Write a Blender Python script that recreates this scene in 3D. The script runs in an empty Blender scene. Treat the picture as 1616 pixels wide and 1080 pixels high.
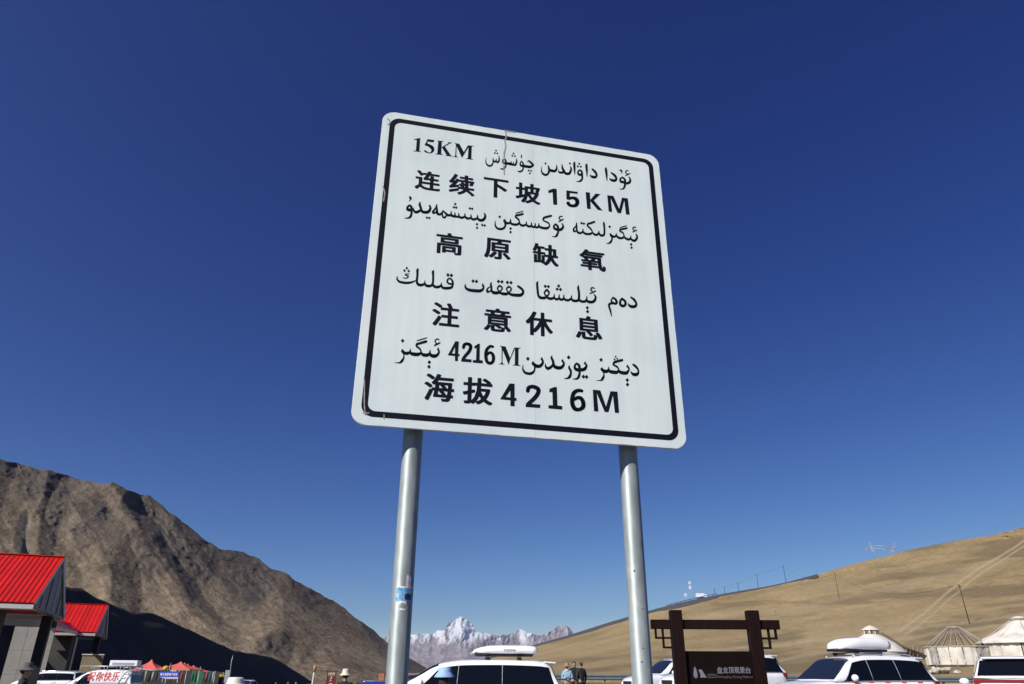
import bpy, bmesh, math, random
import numpy as np
from mathutils import Vector, Matrix
from mathutils.geometry import tessellate_polygon
random.seed(7)
S = bpy.context.scene
COL = S.collection
R = math.radians

# ------------------------------------------------------------------ camera
F_PX, PITCH, ROLL, CAM = 1127.73, R(24.964), R(0.4066), Vector((0, 0, 1.5))
_R = Vector((1, 0, 0)); _U = Vector((0, -math.sin(PITCH), math.cos(PITCH))); _F = Vector((0, math.cos(PITCH), math.sin(PITCH)))
RIGHT = _R * math.cos(ROLL) + _U * math.sin(ROLL)
UP = _U * math.cos(ROLL) - _R * math.sin(ROLL)
cd = bpy.data.cameras.new('camera'); cam = bpy.data.objects.new('camera', cd); COL.objects.link(cam)
cd.sensor_width = 36; cd.lens = F_PX / 1616 * 36; cd.clip_start = 0.05; cd.clip_end = 160000
M = Matrix((RIGHT, UP, -_F)).transposed().to_4x4(); M.translation = CAM
cam.matrix_world = M
S.camera = cam

def ray(px, py):
    return (RIGHT * (px - 808) - UP * (py - 540) + _F * F_PX).normalized()
def pt(px, py, Y):
    d = ray(px, py); return CAM + d * (Y / d.y)

# ------------------------------------------------------------------ light
SUN_EL, SUN_AZ = R(37), R(228)          # azimuth clockwise from +Y
w = bpy.data.worlds.new('World'); S.world = w; w.use_nodes = True
nt = w.node_tree; bg = nt.nodes['Background']
sky = nt.nodes.new('ShaderNodeTexSky'); sky.sky_type = 'NISHITA'; sky.sun_disc = False
sky.sun_elevation = SUN_EL; sky.sun_rotation = SUN_AZ
sky.altitude = 4200; sky.air_density = 1.0; sky.dust_density = 0.15; sky.ozone_density = 4.0
# thin, dry air at 4216 m: a deeper, more saturated blue than the model's own, as one smooth tone curve per channel
sp_ = nt.nodes.new('ShaderNodeSeparateColor'); cb_ = nt.nodes.new('ShaderNodeCombineColor'); nt.links.new(sky.outputs[0], sp_.inputs[0])
for ch, (p_, k_) in enumerate([(1.85, 2.35), (1.56, 1.23), (1.02, .80)]):
    a_ = nt.nodes.new('ShaderNodeMath'); a_.operation = 'MULTIPLY'; a_.inputs[1].default_value = .1; nt.links.new(sp_.outputs[ch], a_.inputs[0])
    b_ = nt.nodes.new('ShaderNodeMath'); b_.operation = 'POWER'; b_.inputs[1].default_value = p_; nt.links.new(a_.outputs[0], b_.inputs[0])
    c_ = nt.nodes.new('ShaderNodeMath'); c_.operation = 'MULTIPLY'; c_.inputs[1].default_value = k_ * 10; nt.links.new(b_.outputs[0], c_.inputs[0])
    nt.links.new(c_.outputs[0], cb_.inputs[ch])
nt.links.new(cb_.outputs[0], bg.inputs[0]); bg.inputs[1].default_value = 0.1
sl = bpy.data.lights.new('sun', 'SUN'); so = bpy.data.objects.new('sun', sl); COL.objects.link(so)
sl.energy = 5.0; sl.angle = R(0.5); sl.color = (1, 0.95, 0.88)
sd = Vector((math.sin(SUN_AZ) * math.cos(SUN_EL), math.cos(SUN_AZ) * math.cos(SUN_EL), math.sin(SUN_EL)))
so.rotation_euler = sd.to_track_quat('Z', 'Y').to_euler()
S.view_settings.view_transform = 'Standard'; S.view_settings.look = 'None'
S.view_settings.gamma = 1; S.view_settings.use_curve_mapping = False; S.view_settings.exposure = 0.25

# ------------------------------------------------------------------ materials
MATS = {}
def mat(name, col, rough=0.6, metal=0.0, var=0.0, scale=5.0, bump=0.0, bscale=None, col2=None, coat=0.0, detail=6, stretch=None, spec=None, bdist=0.01):
    if name in MATS: return MATS[name]
    m = bpy.data.materials.new(name); m.use_nodes = True; n = m.node_tree; b = n.nodes['Principled BSDF']
    b.inputs['Base Color'].default_value = (*col, 1); b.inputs['Roughness'].default_value = rough
    b.inputs['Metallic'].default_value = metal; b.inputs['Coat Weight'].default_value = coat
    if spec is not None: b.inputs['Specular IOR Level'].default_value = spec
    if var > 0 or bump > 0 or col2:
        tc = n.nodes.new('ShaderNodeTexCoord'); mp = n.nodes.new('ShaderNodeMapping')
        if stretch: mp.inputs['Scale'].default_value = stretch
        n.links.new(tc.outputs['Object'], mp.inputs['Vector'])
        nz = n.nodes.new('ShaderNodeTexNoise'); nz.inputs['Scale'].default_value = scale; nz.inputs['Detail'].default_value = detail
        n.links.new(mp.outputs[0], nz.inputs['Vector'])
        if var > 0 or col2:
            c2 = col2 or tuple(max(0, c * (1 - var)) for c in col); c1 = col if col2 else tuple(min(1, c * (1 + var)) for c in col)
            rp = n.nodes.new('ShaderNodeValToRGB'); rp.color_ramp.elements[0].position = .33; rp.color_ramp.elements[1].position = .67
            rp.color_ramp.elements[0].color = (*c2, 1); rp.color_ramp.elements[1].color = (*c1, 1)
            n.links.new(nz.outputs['Fac'], rp.inputs[0]); n.links.new(rp.outputs[0], b.inputs['Base Color'])
        if bump > 0:
            nb = n.nodes.new('ShaderNodeTexNoise'); nb.inputs['Scale'].default_value = bscale or scale * 4; nb.inputs['Detail'].default_value = 5
            n.links.new(mp.outputs[0], nb.inputs['Vector'])
            bp = n.nodes.new('ShaderNodeBump'); bp.inputs['Strength'].default_value = bump; bp.inputs['Distance'].default_value = bdist
            n.links.new(nb.outputs['Fac'], bp.inputs['Height']); n.links.new(bp.outputs[0], b.inputs['Normal'])
    MATS[name] = m; return m

# ------------------------------------------------------------------ object helpers
def add(name, me_or_data, parent=None, loc=None):
    o = bpy.data.objects.new(name, me_or_data); COL.objects.link(o)
    if parent: o.parent = parent
    if loc is not None: o.location = loc
    return o
def thing(name, label, cat, loc=(0, 0, 0), rz=0, group=None):
    o = add(name, None); o.location = loc; o.rotation_euler = (0, 0, rz); o.empty_display_size = .2
    o['label'] = label; o['category'] = cat
    if group: o['group'] = group
    return o
def tag(o, label, cat, group=None):
    o['label'] = label; o['category'] = cat
    if group: o['group'] = group
    return o
def mesh(name, v, f, m, parent=None, smooth=False):
    me = bpy.data.meshes.new(name); me.from_pydata([tuple(p) for p in v], [], [tuple(q) for q in f]); me.update()
    for mm in (m if isinstance(m, (list, tuple)) else [m]): me.materials.append(mm)
    if smooth: me.polygons.foreach_set('use_smooth', [True] * len(me.polygons))
    return add(name, me, parent)
def structure(o): o['kind'] = 'structure'; return o
class MB:
    """collects primitives into one mesh"""
    def __init__(s): s.v = []; s.f = []; s.sm = []
    def raw(s, v, f, sm=False):
        k = len(s.v); s.v += [Vector(p) for p in v]; s.f += [tuple(i + k for i in q) for q in f]; s.sm += [sm] * len(f); return s
    def box(s, c, d, rz=0, M=None, bev=0):
        x, y, z = [a / 2 for a in d]
        if bev > 0:
            bm = bmesh.new(); bmesh.ops.create_cube(bm, size=1); 
            for q in bm.verts: q.co = Vector((q.co.x * d[0], q.co.y * d[1], q.co.z * d[2]))
            bmesh.ops.bevel(bm, geom=bm.edges[:], offset=bev, segments=2, affect='EDGES', profile=.5)
            bm.verts.ensure_lookup_table(); vs = [q.co.copy() for q in bm.verts]; fs = [tuple(w_.index for w_ in q.verts) for q in bm.faces]; bm.free()
        else:
            vs = [Vector((i, j, k)) for i in (-x, x) for j in (-y, y) for k in (-z, z)]
            fs = [(0, 1, 3, 2), (4, 6, 7, 5), (0, 4, 5, 1), (2, 3, 7, 6), (0, 2, 6, 4), (1, 5, 7, 3)]
        rm = M or Matrix.Rotation(rz, 3, 'Z')
        return s.raw([rm @ q + Vector(c) for q in vs], fs)
    def tube(s, pts, r, n=8, caps=True):
        pts = [Vector(p) for p in pts]; rs = r if isinstance(r, (list, tuple)) else [r] * len(pts)
        k = len(s.v); prev = None
        for i, p in enumerate(pts):
            t = (pts[min(i + 1, len(pts) - 1)] - pts[max(i - 1, 0)]).normalized()
            a = prev if prev is not None and abs(prev.dot(t)) < .95 else (Vector((0, 0, 1)) if abs(t.z) < .9 else Vector((1, 0, 0)))
            a = (a - t * a.dot(t)).normalized(); prev = a; b = t.cross(a)
            for j in range(n):
                an = 2 * math.pi * j / n; s.v.append(p + (a * math.cos(an) + b * math.sin(an)) * rs[i])
        for i in range(len(pts) - 1):
            for j in range(n):
                q = (j + 1) % n; s.f.append((k + i * n + j, k + i * n + q, k + (i + 1) * n + q, k + (i + 1) * n + j)); s.sm.append(True)
        if caps:
            s.f.append(tuple(k + j for j in reversed(range(n)))); s.sm.append(False)
            e = k + (len(pts) - 1) * n; s.f.append(tuple(e + j for j in range(n))); s.sm.append(False)
        return s
    def lathe(s, prof, n=24, c=(0, 0, 0), axis='Z', wob=0, cap=False):
        k = len(s.v); c = Vector(c)
        for (r, z) in prof:
            for j in range(n):
                a = 2 * math.pi * j / n; rr = r * (1 + wob * math.sin(3 * a + z * 5) + wob * .6 * math.sin(7 * a + z * 9))
                p = Vector((rr * math.cos(a), rr * math.sin(a), z))
                if axis == 'Y': p = Vector((p.x, p.z, p.y))
                if axis == 'X': p = Vector((p.z, p.x, p.y))
                s.v.append(c + p)
        for i in range(len(prof) - 1):
            for j in range(n):
                q = (j + 1) % n; s.f.append((k + i * n + j, k + i * n + q, k + (i + 1) * n + q, k + (i + 1) * n + j)); s.sm.append(True)
        if cap:
            s.f.append(tuple(k + j for j in range(n))); s.sm.append(False)
            e = k + (len(prof) - 1) * n; s.f.append(tuple(e + j for j in range(n))); s.sm.append(False)
        return s
    def ball(s, c, r, n=12, m=8):
        r = Vector(r) if not isinstance(r, (int, float)) else Vector((r, r, r)); c = Vector(c); k = len(s.v)
        for i in range(m + 1):
            th = math.pi * i / m
            for j in range(n):
                a = 2 * math.pi * j / n
                s.v.append(c + Vector((r.x * math.sin(th) * math.cos(a), r.y * math.sin(th) * math.sin(a), r.z * math.cos(th))))
        for i in range(m):
            for j in range(n):
                q = (j + 1) % n; s.f.append((k + i * n + j, k + (i + 1) * n + j, k + (i + 1) * n + q, k + i * n + q)); s.sm.append(True)
        return s
    def build(s, name, m, parent=None, weld=False):
        me = bpy.data.meshes.new(name); me.from_pydata([tuple(p) for p in s.v], [], s.f); me.update()
        me.materials.append(m); me.polygons.foreach_set('use_smooth', s.sm)
        if weld:
            bm = bmesh.new(); bm.from_mesh(me); bmesh.ops.remove_doubles(bm, verts=bm.verts, dist=1e-5); bm.to_mesh(me); bm.free()
        return add(name, me, parent)
def copy_tree(o, parent=None):
    c = o.copy(); COL.objects.link(c)
    if parent: c.parent = parent
    for ch in list(o.children): copy_tree(ch, c)
    return c

# ------------------------------------------------------------------ numpy noise
def _hash(i, j, seed):
    h = (i.astype(np.int64) * 374761393 + j.astype(np.int64) * 668265263 + seed * 1442695041) & 0xffffffff
    h = ((h ^ (h >> 13)) * 1274126177) & 0xffffffff
    return ((h ^ (h >> 16)) & 0xffff) / 65535.0
def vnoise(x, y, seed=0):
    xi = np.floor(x); yi = np.floor(y); fx = x - xi; fy = y - yi
    fx = fx * fx * (3 - 2 * fx); fy = fy * fy * (3 - 2 * fy)
    a = _hash(xi, yi, seed); b = _hash(xi + 1, yi, seed); c = _hash(xi, yi + 1, seed); d = _hash(xi + 1, yi + 1, seed)
    return (a * (1 - fx) + b * fx) * (1 - fy) + (c * (1 - fx) + d * fx) * fy
def fbm(x, y, o=5, seed=0, ridged=False, gain=.5):
    t = 0; a = 1; s = 0
    for k in range(o):
        n = vnoise(x, y, seed + k * 17)
        if ridged: n = 1 - abs(2 * n - 1)
        t = t + n * a; s += a; a *= gain; x = x * 2.03 + 3.1; y = y * 2.03 + 1.7
    return t / s
def interp(x, pts):
    return np.interp(x, [p[0] for p in pts], [p[1] for p in pts])
def rays_np(px, py):
    Rr, Uu, Ff = np.array(RIGHT), np.array(UP), np.array(_F)
    d = (px[..., None] - 808) * Rr - (py[..., None] - 540) * Uu + F_PX * Ff
    return d
def smooth1(a, n):
    k = np.hanning(2 * n + 1); k /= k.sum(); return np.convolve(np.pad(a, n, mode='reflect', reflect_type='odd'), k, mode='valid')
def grid_obj(name, P, m, colors=None):
    ny, nx = P.shape[:2]; me = bpy.data.meshes.new(name)
    v = P.reshape(-1, 3); idx = np.arange(ny * nx).reshape(ny, nx)
    q = np.stack([idx[:-1, :-1], idx[:-1, 1:], idx[1:, 1:], idx[1:, :-1]], -1).reshape(-1, 4)
    me.vertices.add(len(v)); me.vertices.foreach_set('co', v.astype(np.float32).ravel())
    me.loops.add(q.size); me.loops.foreach_set('vertex_index', q.ravel().astype(np.int32))
    me.polygons.add(len(q)); me.polygons.foreach_set('loop_start', np.arange(0, q.size, 4, dtype=np.int32))
    me.update(calc_edges=True); me.validate(); me.materials.append(m)
    me.polygons.foreach_set('use_smooth', [True] * len(me.polygons))
    for nm, arr in (colors or {}).items():
        at = me.attributes.new(nm, 'FLOAT', 'POINT'); at.data.foreach_set('value', arr.astype(np.float32).ravel())
    return add(name, me)

def terrain_mat(name, stops, scale, scale2, bump, bdist, attr=None, attr_col=None, rough=.95, stretch=(1, 1, 1), fine=.0):
    """noise-coloured earth; an optional vertex attribute marks where a second ground colour (rock, snow, track) lies"""
    m = bpy.data.materials.new(name); m.use_nodes = True; n = m.node_tree; b = n.nodes['Principled BSDF']; L = n.links.new
    b.inputs['Roughness'].default_value = rough; b.inputs['Specular IOR Level'].default_value = .15
    tc = n.nodes.new('ShaderNodeTexCoord'); mp = n.nodes.new('ShaderNodeMapping'); mp.inputs['Scale'].default_value = stretch
    L(tc.outputs['Object'], mp.inputs[0])
    nz = n.nodes.new('ShaderNodeTexNoise'); nz.inputs['Scale'].default_value = scale; nz.inputs['Detail'].default_value = 8; nz.inputs['Roughness'].default_value = .6
    L(mp.outputs[0], nz.inputs[0])
    rp = n.nodes.new('ShaderNodeValToRGB'); L(nz.outputs['Fac'], rp.inputs[0])
    e = rp.color_ramp.elements
    while len(e) < len(stops): e.new(.5)
    for k, (p, c) in enumerate(stops): e[k].position = p; e[k].color = (*c, 1)
    out = rp.outputs[0]
    n2 = n.nodes.new('ShaderNodeTexNoise'); n2.inputs['Scale'].default_value = scale2; n2.inputs['Detail'].default_value = 6; n2.inputs['Roughness'].default_value = .7
    L(mp.outputs[0], n2.inputs[0])
    mr = n.nodes.new('ShaderNodeMapRange'); mr.inputs[1].default_value = .3; mr.inputs[2].default_value = .7; mr.inputs[3].default_value = 1 - fine; mr.inputs[4].default_value = 1 + fine
    L(n2.outputs['Fac'], mr.inputs[0])
    mx = n.nodes.new('ShaderNodeVectorMath'); mx.operation = 'SCALE'; L(out, mx.inputs[0]); L(mr.outputs[0], mx.inputs['Scale']); out = mx.outputs[0]
    for at, ac in zip(attr or [], attr_col or []):
        a = n.nodes.new('ShaderNodeAttribute'); a.attribute_name = at
        mm = n.nodes.new('ShaderNodeMix'); mm.data_type = 'RGBA'; L(a.outputs['Fac'], mm.inputs[0]); L(out, mm.inputs[6]); mm.inputs[7].default_value = (*ac, 1); out = mm.outputs[2]
    L(out, b.inputs['Base Color'])
    bp = n.nodes.new('ShaderNodeBump'); bp.inputs['Strength'].default_value = bump; bp.inputs['Distance'].default_value = bdist
    L(n2.outputs['Fac'], bp.inputs['Height']); L(bp.outputs[0], b.inputs['Normal'])
    return m

# ------------------------------------------------------------------ ground
def sstep(a, b, x):
    t = np.clip((x - a) / (b - a), 0, 1); return t * t * (3 - 2 * t)
def gz(x, y):
    x = np.asarray(x, float); y = np.asarray(y, float)
    up = interp(y, [(8, 0), (20, .2), (38, .3), (46, .6), (58, 1.15), (400, 1.15), (900, -4), (69000, -80)])
    dn = interp(y, [(18, 0), (30, -.2), (50, -.35), (90, -.95), (250, -2.2), (900, -8), (69000, -80)])
    s = sstep(-9, -3, x - np.maximum(0, 0))
    return up * s + dn * (1 - s)
def G(x, y): return float(gz(x, y))
rr = np.concatenate([np.linspace(0.2, 60, 60), np.geomspace(63, 69000, 74)]); aa = np.linspace(0, 2 * math.pi, 181)
RR, AA = np.meshgrid(rr, aa, indexing='ij'); GX, GY = RR * np.sin(AA), RR * np.cos(AA)
GP = np.stack([GX, GY, gz(GX, GY) + (fbm(GX / 3, GY / 3, 3) - .5) * .03], -1)
ground_m = terrain_mat('gravel_lot', [(.3, (.11, .095, .075)), (.7, (.2, .17, .13))], .3, 6, .6, .03, fine=.25)
structure(grid_obj('ground', GP, ground_m))

# ------------------------------------------------------------------ left mountain
def poly_dist(px, py, poly):
    best = np.full(px.shape, 1e9)
    for (x0, y0), (x1, y1) in zip(poly[:-1], poly[1:]):
        dx, dy = x1 - x0, y1 - y0; t = np.clip(((px - x0) * dx + (py - y0) * dy) / (dx * dx + dy * dy), 0, 1)
        best = np.minimum(best, np.hypot(px - x0 - t * dx, py - y0 - t * dy))
    return best
MSKY = [(-420, 640), (-200, 690), (0, 726), (25, 730), (60, 742), (75, 740), (95, 748), (130, 758), (165, 764), (178, 762), (205, 775), (235, 783), (255, 797), (280, 818), (305, 836), (325, 853),
        (345, 866), (385, 872), (410, 884), (430, 899), (455, 906), (475, 922), (500, 935), (525, 948), (545, 962), (570, 980), (590, 996), (612, 1014), (640, 1034), (665, 1050), (690, 1064), (760, 1090)]
nx, ny = 560, 260
px = np.linspace(-420, 760, nx)
v = np.linspace(0, 1, ny)
PX, V = np.meshgrid(px, v)
sky_y = interp(PX, MSKY) + (fbm(PX / 14, PX * 0, 4, 3) - .5) * 7 * np.clip((690 - PX) / 80, 0.2, 1)
base_y = 1100 + 0 * PX
PY = base_y + (sky_y - base_y) * V
r0 = interp(PX, [(-420, 520), (300, 620), (700, 1150)]); r1 = interp(PX, [(-420, 1100), (0, 1250), (300, 1150), (620, 1500), (760, 1500)])
ssm = smooth1(sky_y[0], 70)[None, :]; VS = np.clip((PY - base_y) / (ssm - base_y), 0, 1.4)
r0 = 560 + (PX + 420) * .28; r1 = 1130 + (PX + 420) * .20
RD = r0 + (r1 - r0) * VS ** 1.05
# domain-warped spurs and gullies running down to the right
wx = (fbm(PX / 60, PY / 60, 4, 11) - .5) * 24; wy = (fbm(PX / 60, PY / 60, 4, 12) - .5) * 24
QX, QY = PX + wx, PY + wy
def tent(poly, wd, p=1.0): return np.clip(1 - poly_dist(QX, QY, poly) / wd, 0, 1) ** p
D = np.zeros_like(PX)
D += 58 * tent([(178, 762), (205, 800), (215, 838), (262, 885), (300, 940), (350, 985), (400, 1010)], 66, 1.15)
D += 32 * tent([(120, 800), (150, 850), (170, 900), (180, 950)], 45)
D += 36 * tent([(290, 825), (330, 868), (400, 895), (440, 925), (450, 985)], 70, 1.1)
D += 26 * tent([(455, 906), (480, 950), (520, 990), (560, 1030), (600, 1060)], 55)
D += 13 * tent([(555, 970), (580, 1010), (610, 1050)], 34)
D += 20 * tent([(432, 992), (470, 1008), (520, 1035), (570, 1068), (600, 1090)], 38, 1.1)
D += 26 * tent([(75, 742), (60, 800), (30, 870), (20, 950)], 50)
D += 26 * tent([(0, 726), (-30, 800), (-60, 900)], 60)
D -= 32 * tent([(222, 790), (246, 842), (300, 905), (345, 962), (380, 992)], 30)
D -= 20 * tent([(48, 820), (40, 860), (52, 900), (60, 960)], 20)
# down-slope rills: noise stretched along the fall line
w2x = (fbm(PX / 28, PY / 28, 4, 14) - .5) * 18; w2y = (fbm(PX / 28, PY / 28, 4, 15) - .5) * 18
fx = (PX + w2x) * .66 - (PY + w2y) * .75; fy = (PX + w2x) * .75 + (PY + w2y) * .66
D += (fbm(fx / 26 + wx / 30, fy / 85, 5, 21, True, .5) - .5) * 10 * (1 - .45 * sstep(.5, .1, V))
D += (fbm(fx / 7 + wx / 9, fy / 40, 4, 23, True, .5) - .5) * 2.4
D += (fbm(fx / 70, fy / 120, 5, 31, False, .55) - .5) * 12
crag = np.clip(sstep(.5, .64, fbm(PX / 55 + 4, PY / 45, 5, 41)) * sstep(.35, .85, V), 0, 1)
crag = np.maximum(crag, tent([(100, 780), (98, 805), (92, 835), (88, 850)], 20, .7) * sstep(.35, .55, fbm(PX / 9, PY / 9, 3, 55)))
D += crag * (fbm(fx / 9, fy / 22, 4, 43, True) - .55) * 13
fade = np.minimum(1, V * 8)
RD = RD - D * fade
d = rays_np(PX, PY); d = d / np.hypot(d[..., 0], d[..., 1])[..., None]
P = np.array(CAM) + d * RD[..., None]
back = P[-1].copy(); dh = d[-1].copy(); dh[:, 2] = 0
rows = []
for k, (dr, dz) in enumerate([(60, -15), (200, -90), (420, -300), (700, -520)]):
    q = back + dh * dr; q[:, 2] = np.maximum(back[:, 2] + dz, -20); rows.append(q)
P = np.concatenate([P, np.array(rows)], 0)
crag = np.concatenate([crag, np.repeat(crag[-1:], 4, 0)], 0)
scree = tent([(48, 820), (38, 850), (46, 880), (60, 930)], 9, .8) * .8; scree = np.concatenate([scree, np.repeat(scree[-1:] * 0, 4, 0)], 0)
mt = terrain_mat('scree_slope', [(.28, (.108, .083, .062)), (.45, (.165, .128, .09)), (.6, (.215, .167, .115)), (.78, (.15, .123, .097))], .0075, .07, 1.0, 5.0,
                 ['crag', 'scree'], [(.08, .07, .066), (.2, .18, .155)], fine=.42)
structure(grid_obj('mountain', P, mt, {'crag': np.clip(crag * .75 + np.concatenate([sstep(.5, .95, V), np.ones((4, V.shape[1]))], 0) * .35, 0, .8), 'scree': scree}))

# ------------------------------------------------------------------ near hill whose side lies in its own shade
crest_px = [(-700, 790), (-300, 830), (-60, 872), (0, 893), (60, 908), (105, 924), (125, 926), (145, 938), (170, 950), (185, 955), (205, 964), (216, 966), (235, 964), (262, 975), (290, 989), (320, 1003), (345, 1015), (368, 1026),
            (400, 1031), (422, 1035), (445, 1046), (470, 1062), (490, 1074), (510, 1090)]
pts = []
for k in range(200):
    t = k / 199; cx_ = -700 + t * 1210; cy_ = float(interp(cx_, crest_px)) + (vnoise(np.array([cx_ / 9.]), np.array([1.]), 5)[0] - .5) * 2.0
    d_ = ray(cx_, cy_); az = d_.x / d_.y
    # plan line  x = -62 - 0.17*(Y-100)
    Y = (-62 + 17) / (az + .17) if az + .17 < -.03 else 1500
    Y = min(Y, 1100); pts.append(CAM + d_ * (Y / d_.y))
rows = []
nv = 46
for j in range(nv):
    t = j / (nv - 1)
    row = []
    for k, p in enumerate(pts):
        gzv = G(p.x + 20, p.y) - 1.0; h = p.z - gzv
        nrm = Vector((.985, .17, 0))
        if t < .3:      # back side
            s_ = (.3 - t) / .3; q = p - nrm * (h * 3.2 * s_ + 12 * s_); z = p.z - (h + 2) * s_ ** 1.2
        else:
            s_ = (t - .3) / .7; wv = (vnoise(np.array([k / 7.]), np.array([s_ * 5]), 9)[0] - .5) * min(h, 10) * .12 * min(1, s_ * 6)
            q = p + nrm * ((h + 1) * s_ / math.tan(R(45)) + wv); z = p.z - (h + 1) * s_
        row.append((q.x, q.y, z))
    rows.append(row)
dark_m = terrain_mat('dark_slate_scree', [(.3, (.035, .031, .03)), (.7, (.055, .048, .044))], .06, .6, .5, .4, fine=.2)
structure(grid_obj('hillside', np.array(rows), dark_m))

# ------------------------------------------------------------------ snow range
SN = [(560, 1010), (600, 1008), (640, 998), (652, 1001), (665, 999), (680, 1003), (690, 996), (703, 994), (707, 982), (716, 978), (723, 976), (731, 971), (737, 978), (742, 984), (748, 988), (752, 996),
      (762, 998), (787, 1003), (800, 1003), (812, 997), (820, 992), (832, 999), (846, 1001), (850, 1004), (865, 999), (874, 995), (882, 988), (892, 986), (898, 990), (904, 999), (915, 1004), (940, 1010), (1000, 1016), (1100, 1020)]
nx, ny = 420, 130
PX, V = np.meshgrid(np.linspace(560, 1100, nx), np.linspace(0, 1, ny))
sy = interp(PX, SN) + (fbm(PX / 5, PX * 0, 4, 7) - .5) * 6
PY = 1078 + (sy - 1078) * V
ssm = smooth1(sy[0], 40)[None, :]; VS = np.clip((PY - 1078) / (ssm - 1078), 0, 1.6)
RD = 44000 + 12000 * VS
D = (fbm(PX / 34, PY / 40, 5, 61, True, .5) - .5) * 5400 + (fbm((PX + PY * .5) / 9, (PY - PX * .3) / 26, 5, 66, True, .5) - .5) * 1500
RD = RD - D * np.minimum(1, V * 5) * .75 * (.22 + .6 * sstep(1030, 1000, PY))
d = rays_np(PX, PY); d = d / np.hypot(d[..., 0], d[..., 1])[..., None]
P = np.array(CAM) + d * RD[..., None]
sn = fbm((PX + PY * .6) / 7, (PY - PX * .6) / 20, 5, 71, False, .55); hgt = (1066 - PY) / 90.0
peak = np.exp(-((PX - 726) / 22) ** 2) * 1.25 + np.exp(-((PX - 775) / 22) ** 2) * sstep(1018, 1004, PY) * .8 + np.exp(-((PX - 832) / 13) ** 2) * .8 - np.exp(-((PX - 888) / 16) ** 2) * .6 + np.exp(-((PX - 655) / 30) ** 2) * .75 + np.exp(-((PX - 690) / 14) ** 2) * .4
slope_face = np.gradient(RD, axis=1); 
snow = .88 * sstep(.48, .62, sn * .8 + peak * .15 * 1 + (hgt - .55) * .55 + np.clip(-slope_face / 2100, -.12, .12)) * sstep(.45, .68, hgt) * (1 - .6 * sstep(845, 870, PX) * sstep(1000, 990, 0 * PX + 985))
back = P[-1].copy(); dh = d[-1].copy(); dh[:, 2] = 0
P = np.concatenate([P, [back + dh * 7000 - np.array([0, 0, 2400])]], 0); snow = np.concatenate([snow, snow[-1:]], 0)
sm_ = terrain_mat('hazed_rock_and_snow', [(.35, (.26, .225, .24)), (.65, (.35, .305, .31))], .0005, .002, .6, 300, ['snow'], [(.72, .75, .8)], fine=.25)  # rock colours paled to stand in for distance haze
structure(grid_obj('snow_mountains', P, sm_, {'snow': snow}))

# ------------------------------------------------------------------ right grassy hill
HS = [(600, 1068), (640, 1066), (700, 1056), (760, 1043), (840, 1022), (900, 1006), (960, 988), (1030, 967), (1080, 954), (1140, 941), (1200, 930), (1240, 921), (1290, 907), (1340, 892), (1370, 884), (1400, 878), (1440, 867), (1500, 855), (1560, 846), (1616, 832), (1750, 800), (2000, 745)]
def hill_base(px): return 1065 + (px - 808) * .0071 + 5
def hill_r1(px): return interp(px, [(600, 620), (840, 560), (1100, 450), (1240, 430), (1400, 400), (1616, 340), (2000, 300)])
def hill_at(px, py):
    px = np.asarray(px, float); py = np.asarray(py, float)
    sy = interp(px, HS); by = hill_base(px); v_ = np.clip((py - by) / np.minimum(sy - by, -1e-3), 0, 1)
    return 56 + (hill_r1(px) - 56) * v_ ** 1.2
def hill_pt(px, py):
    d_ = ray(px, py); h_ = math.hypot(d_.x, d_.y); return CAM + d_ * (float(hill_at(px, py)) / h_)
nx, ny = 900, 300
PX, V = np.meshgrid(np.linspace(600, 2000, nx), np.linspace(0, 1, ny))
sy = interp(PX, HS); by = hill_base(PX); PY = by + (np.minimum(sy, by - .5) - by) * V
RD = hill_at(PX, PY)
RD = RD - ((fbm(PX / 90 + PY / 200, PY / 26, 5, 81) - .5) * 30 + (fbm(PX / 70, PY / 12, 4, 83, True) - .5) * 5) * np.minimum(1, V * 3) * (RD / 300)
d = rays_np(PX, PY); d = d / np.hypot(d[..., 0], d[..., 1])[..., None]
P = np.array(CAM) + d * RD[..., None]
# tracks: two ruts up the slope, faint tracks across
def pd(x, y, poly): return poly_dist(x, y, poly)
T1 = [(1616, 853), (1598, 866), (1575, 880), (1545, 897), (1522, 913), (1502, 930), (1480, 948), (1462, 965), (1440, 982), (1420, 996)]
T1b = [(1640, 850), (1606, 868), (1583, 884), (1553, 901), (1531, 918), (1512, 935), (1490, 953), (1472, 970), (1450, 987), (1430, 1001)]
off = (fbm(PX / 25, PY / 25, 3, 90) - .5) * 4
tr = sstep(2.9, .6, pd(PX + off, PY, T1)) * .75 + sstep(2.7, .6, pd(PX + off, PY, T1b)) * .65
tr += sstep(5, 0, pd(PX, PY + off, [(1060, 1030), (1200, 1022), (1340, 1004), (1480, 988), (1620, 970), (1750, 955)])) * .55
tr += sstep(5, 0, pd(PX, PY + off, [(1100, 1060), (1230, 1042), (1300, 1030), (1420, 1008), (1560, 990), (1700, 975)])) * .55
tr += sstep(7, 0, pd(PX, PY + off, [(1090, 975), (1240, 963), (1420, 925), (1540, 895)])) * .3
tr = np.clip(tr, 0, 1) * (0.65 + .35 * fbm(PX / 6, PY / 4, 3, 91))
bands = sstep(.5, .68, fbm(PX / 120 + PY / 60, PY / 18 + PX / 300, 5, 95))
back = P[-1].copy(); dh = d[-1].copy(); dh[:, 2] = 0
sk = P[0].copy(); sk[:, 2] -= 3
P = np.concatenate([P, [back + dh * 30 - np.array([0, 0, 3.]), back + dh * 120 - np.array([0, 0, 30.]), back + dh * 260 - np.array([0, 0, 90.])]], 0)
tr = np.concatenate([tr, np.repeat(tr[-1:] * 0, 3, 0)], 0); bands = np.concatenate([bands, np.repeat(bands[-1:], 3, 0)], 0)
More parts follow.
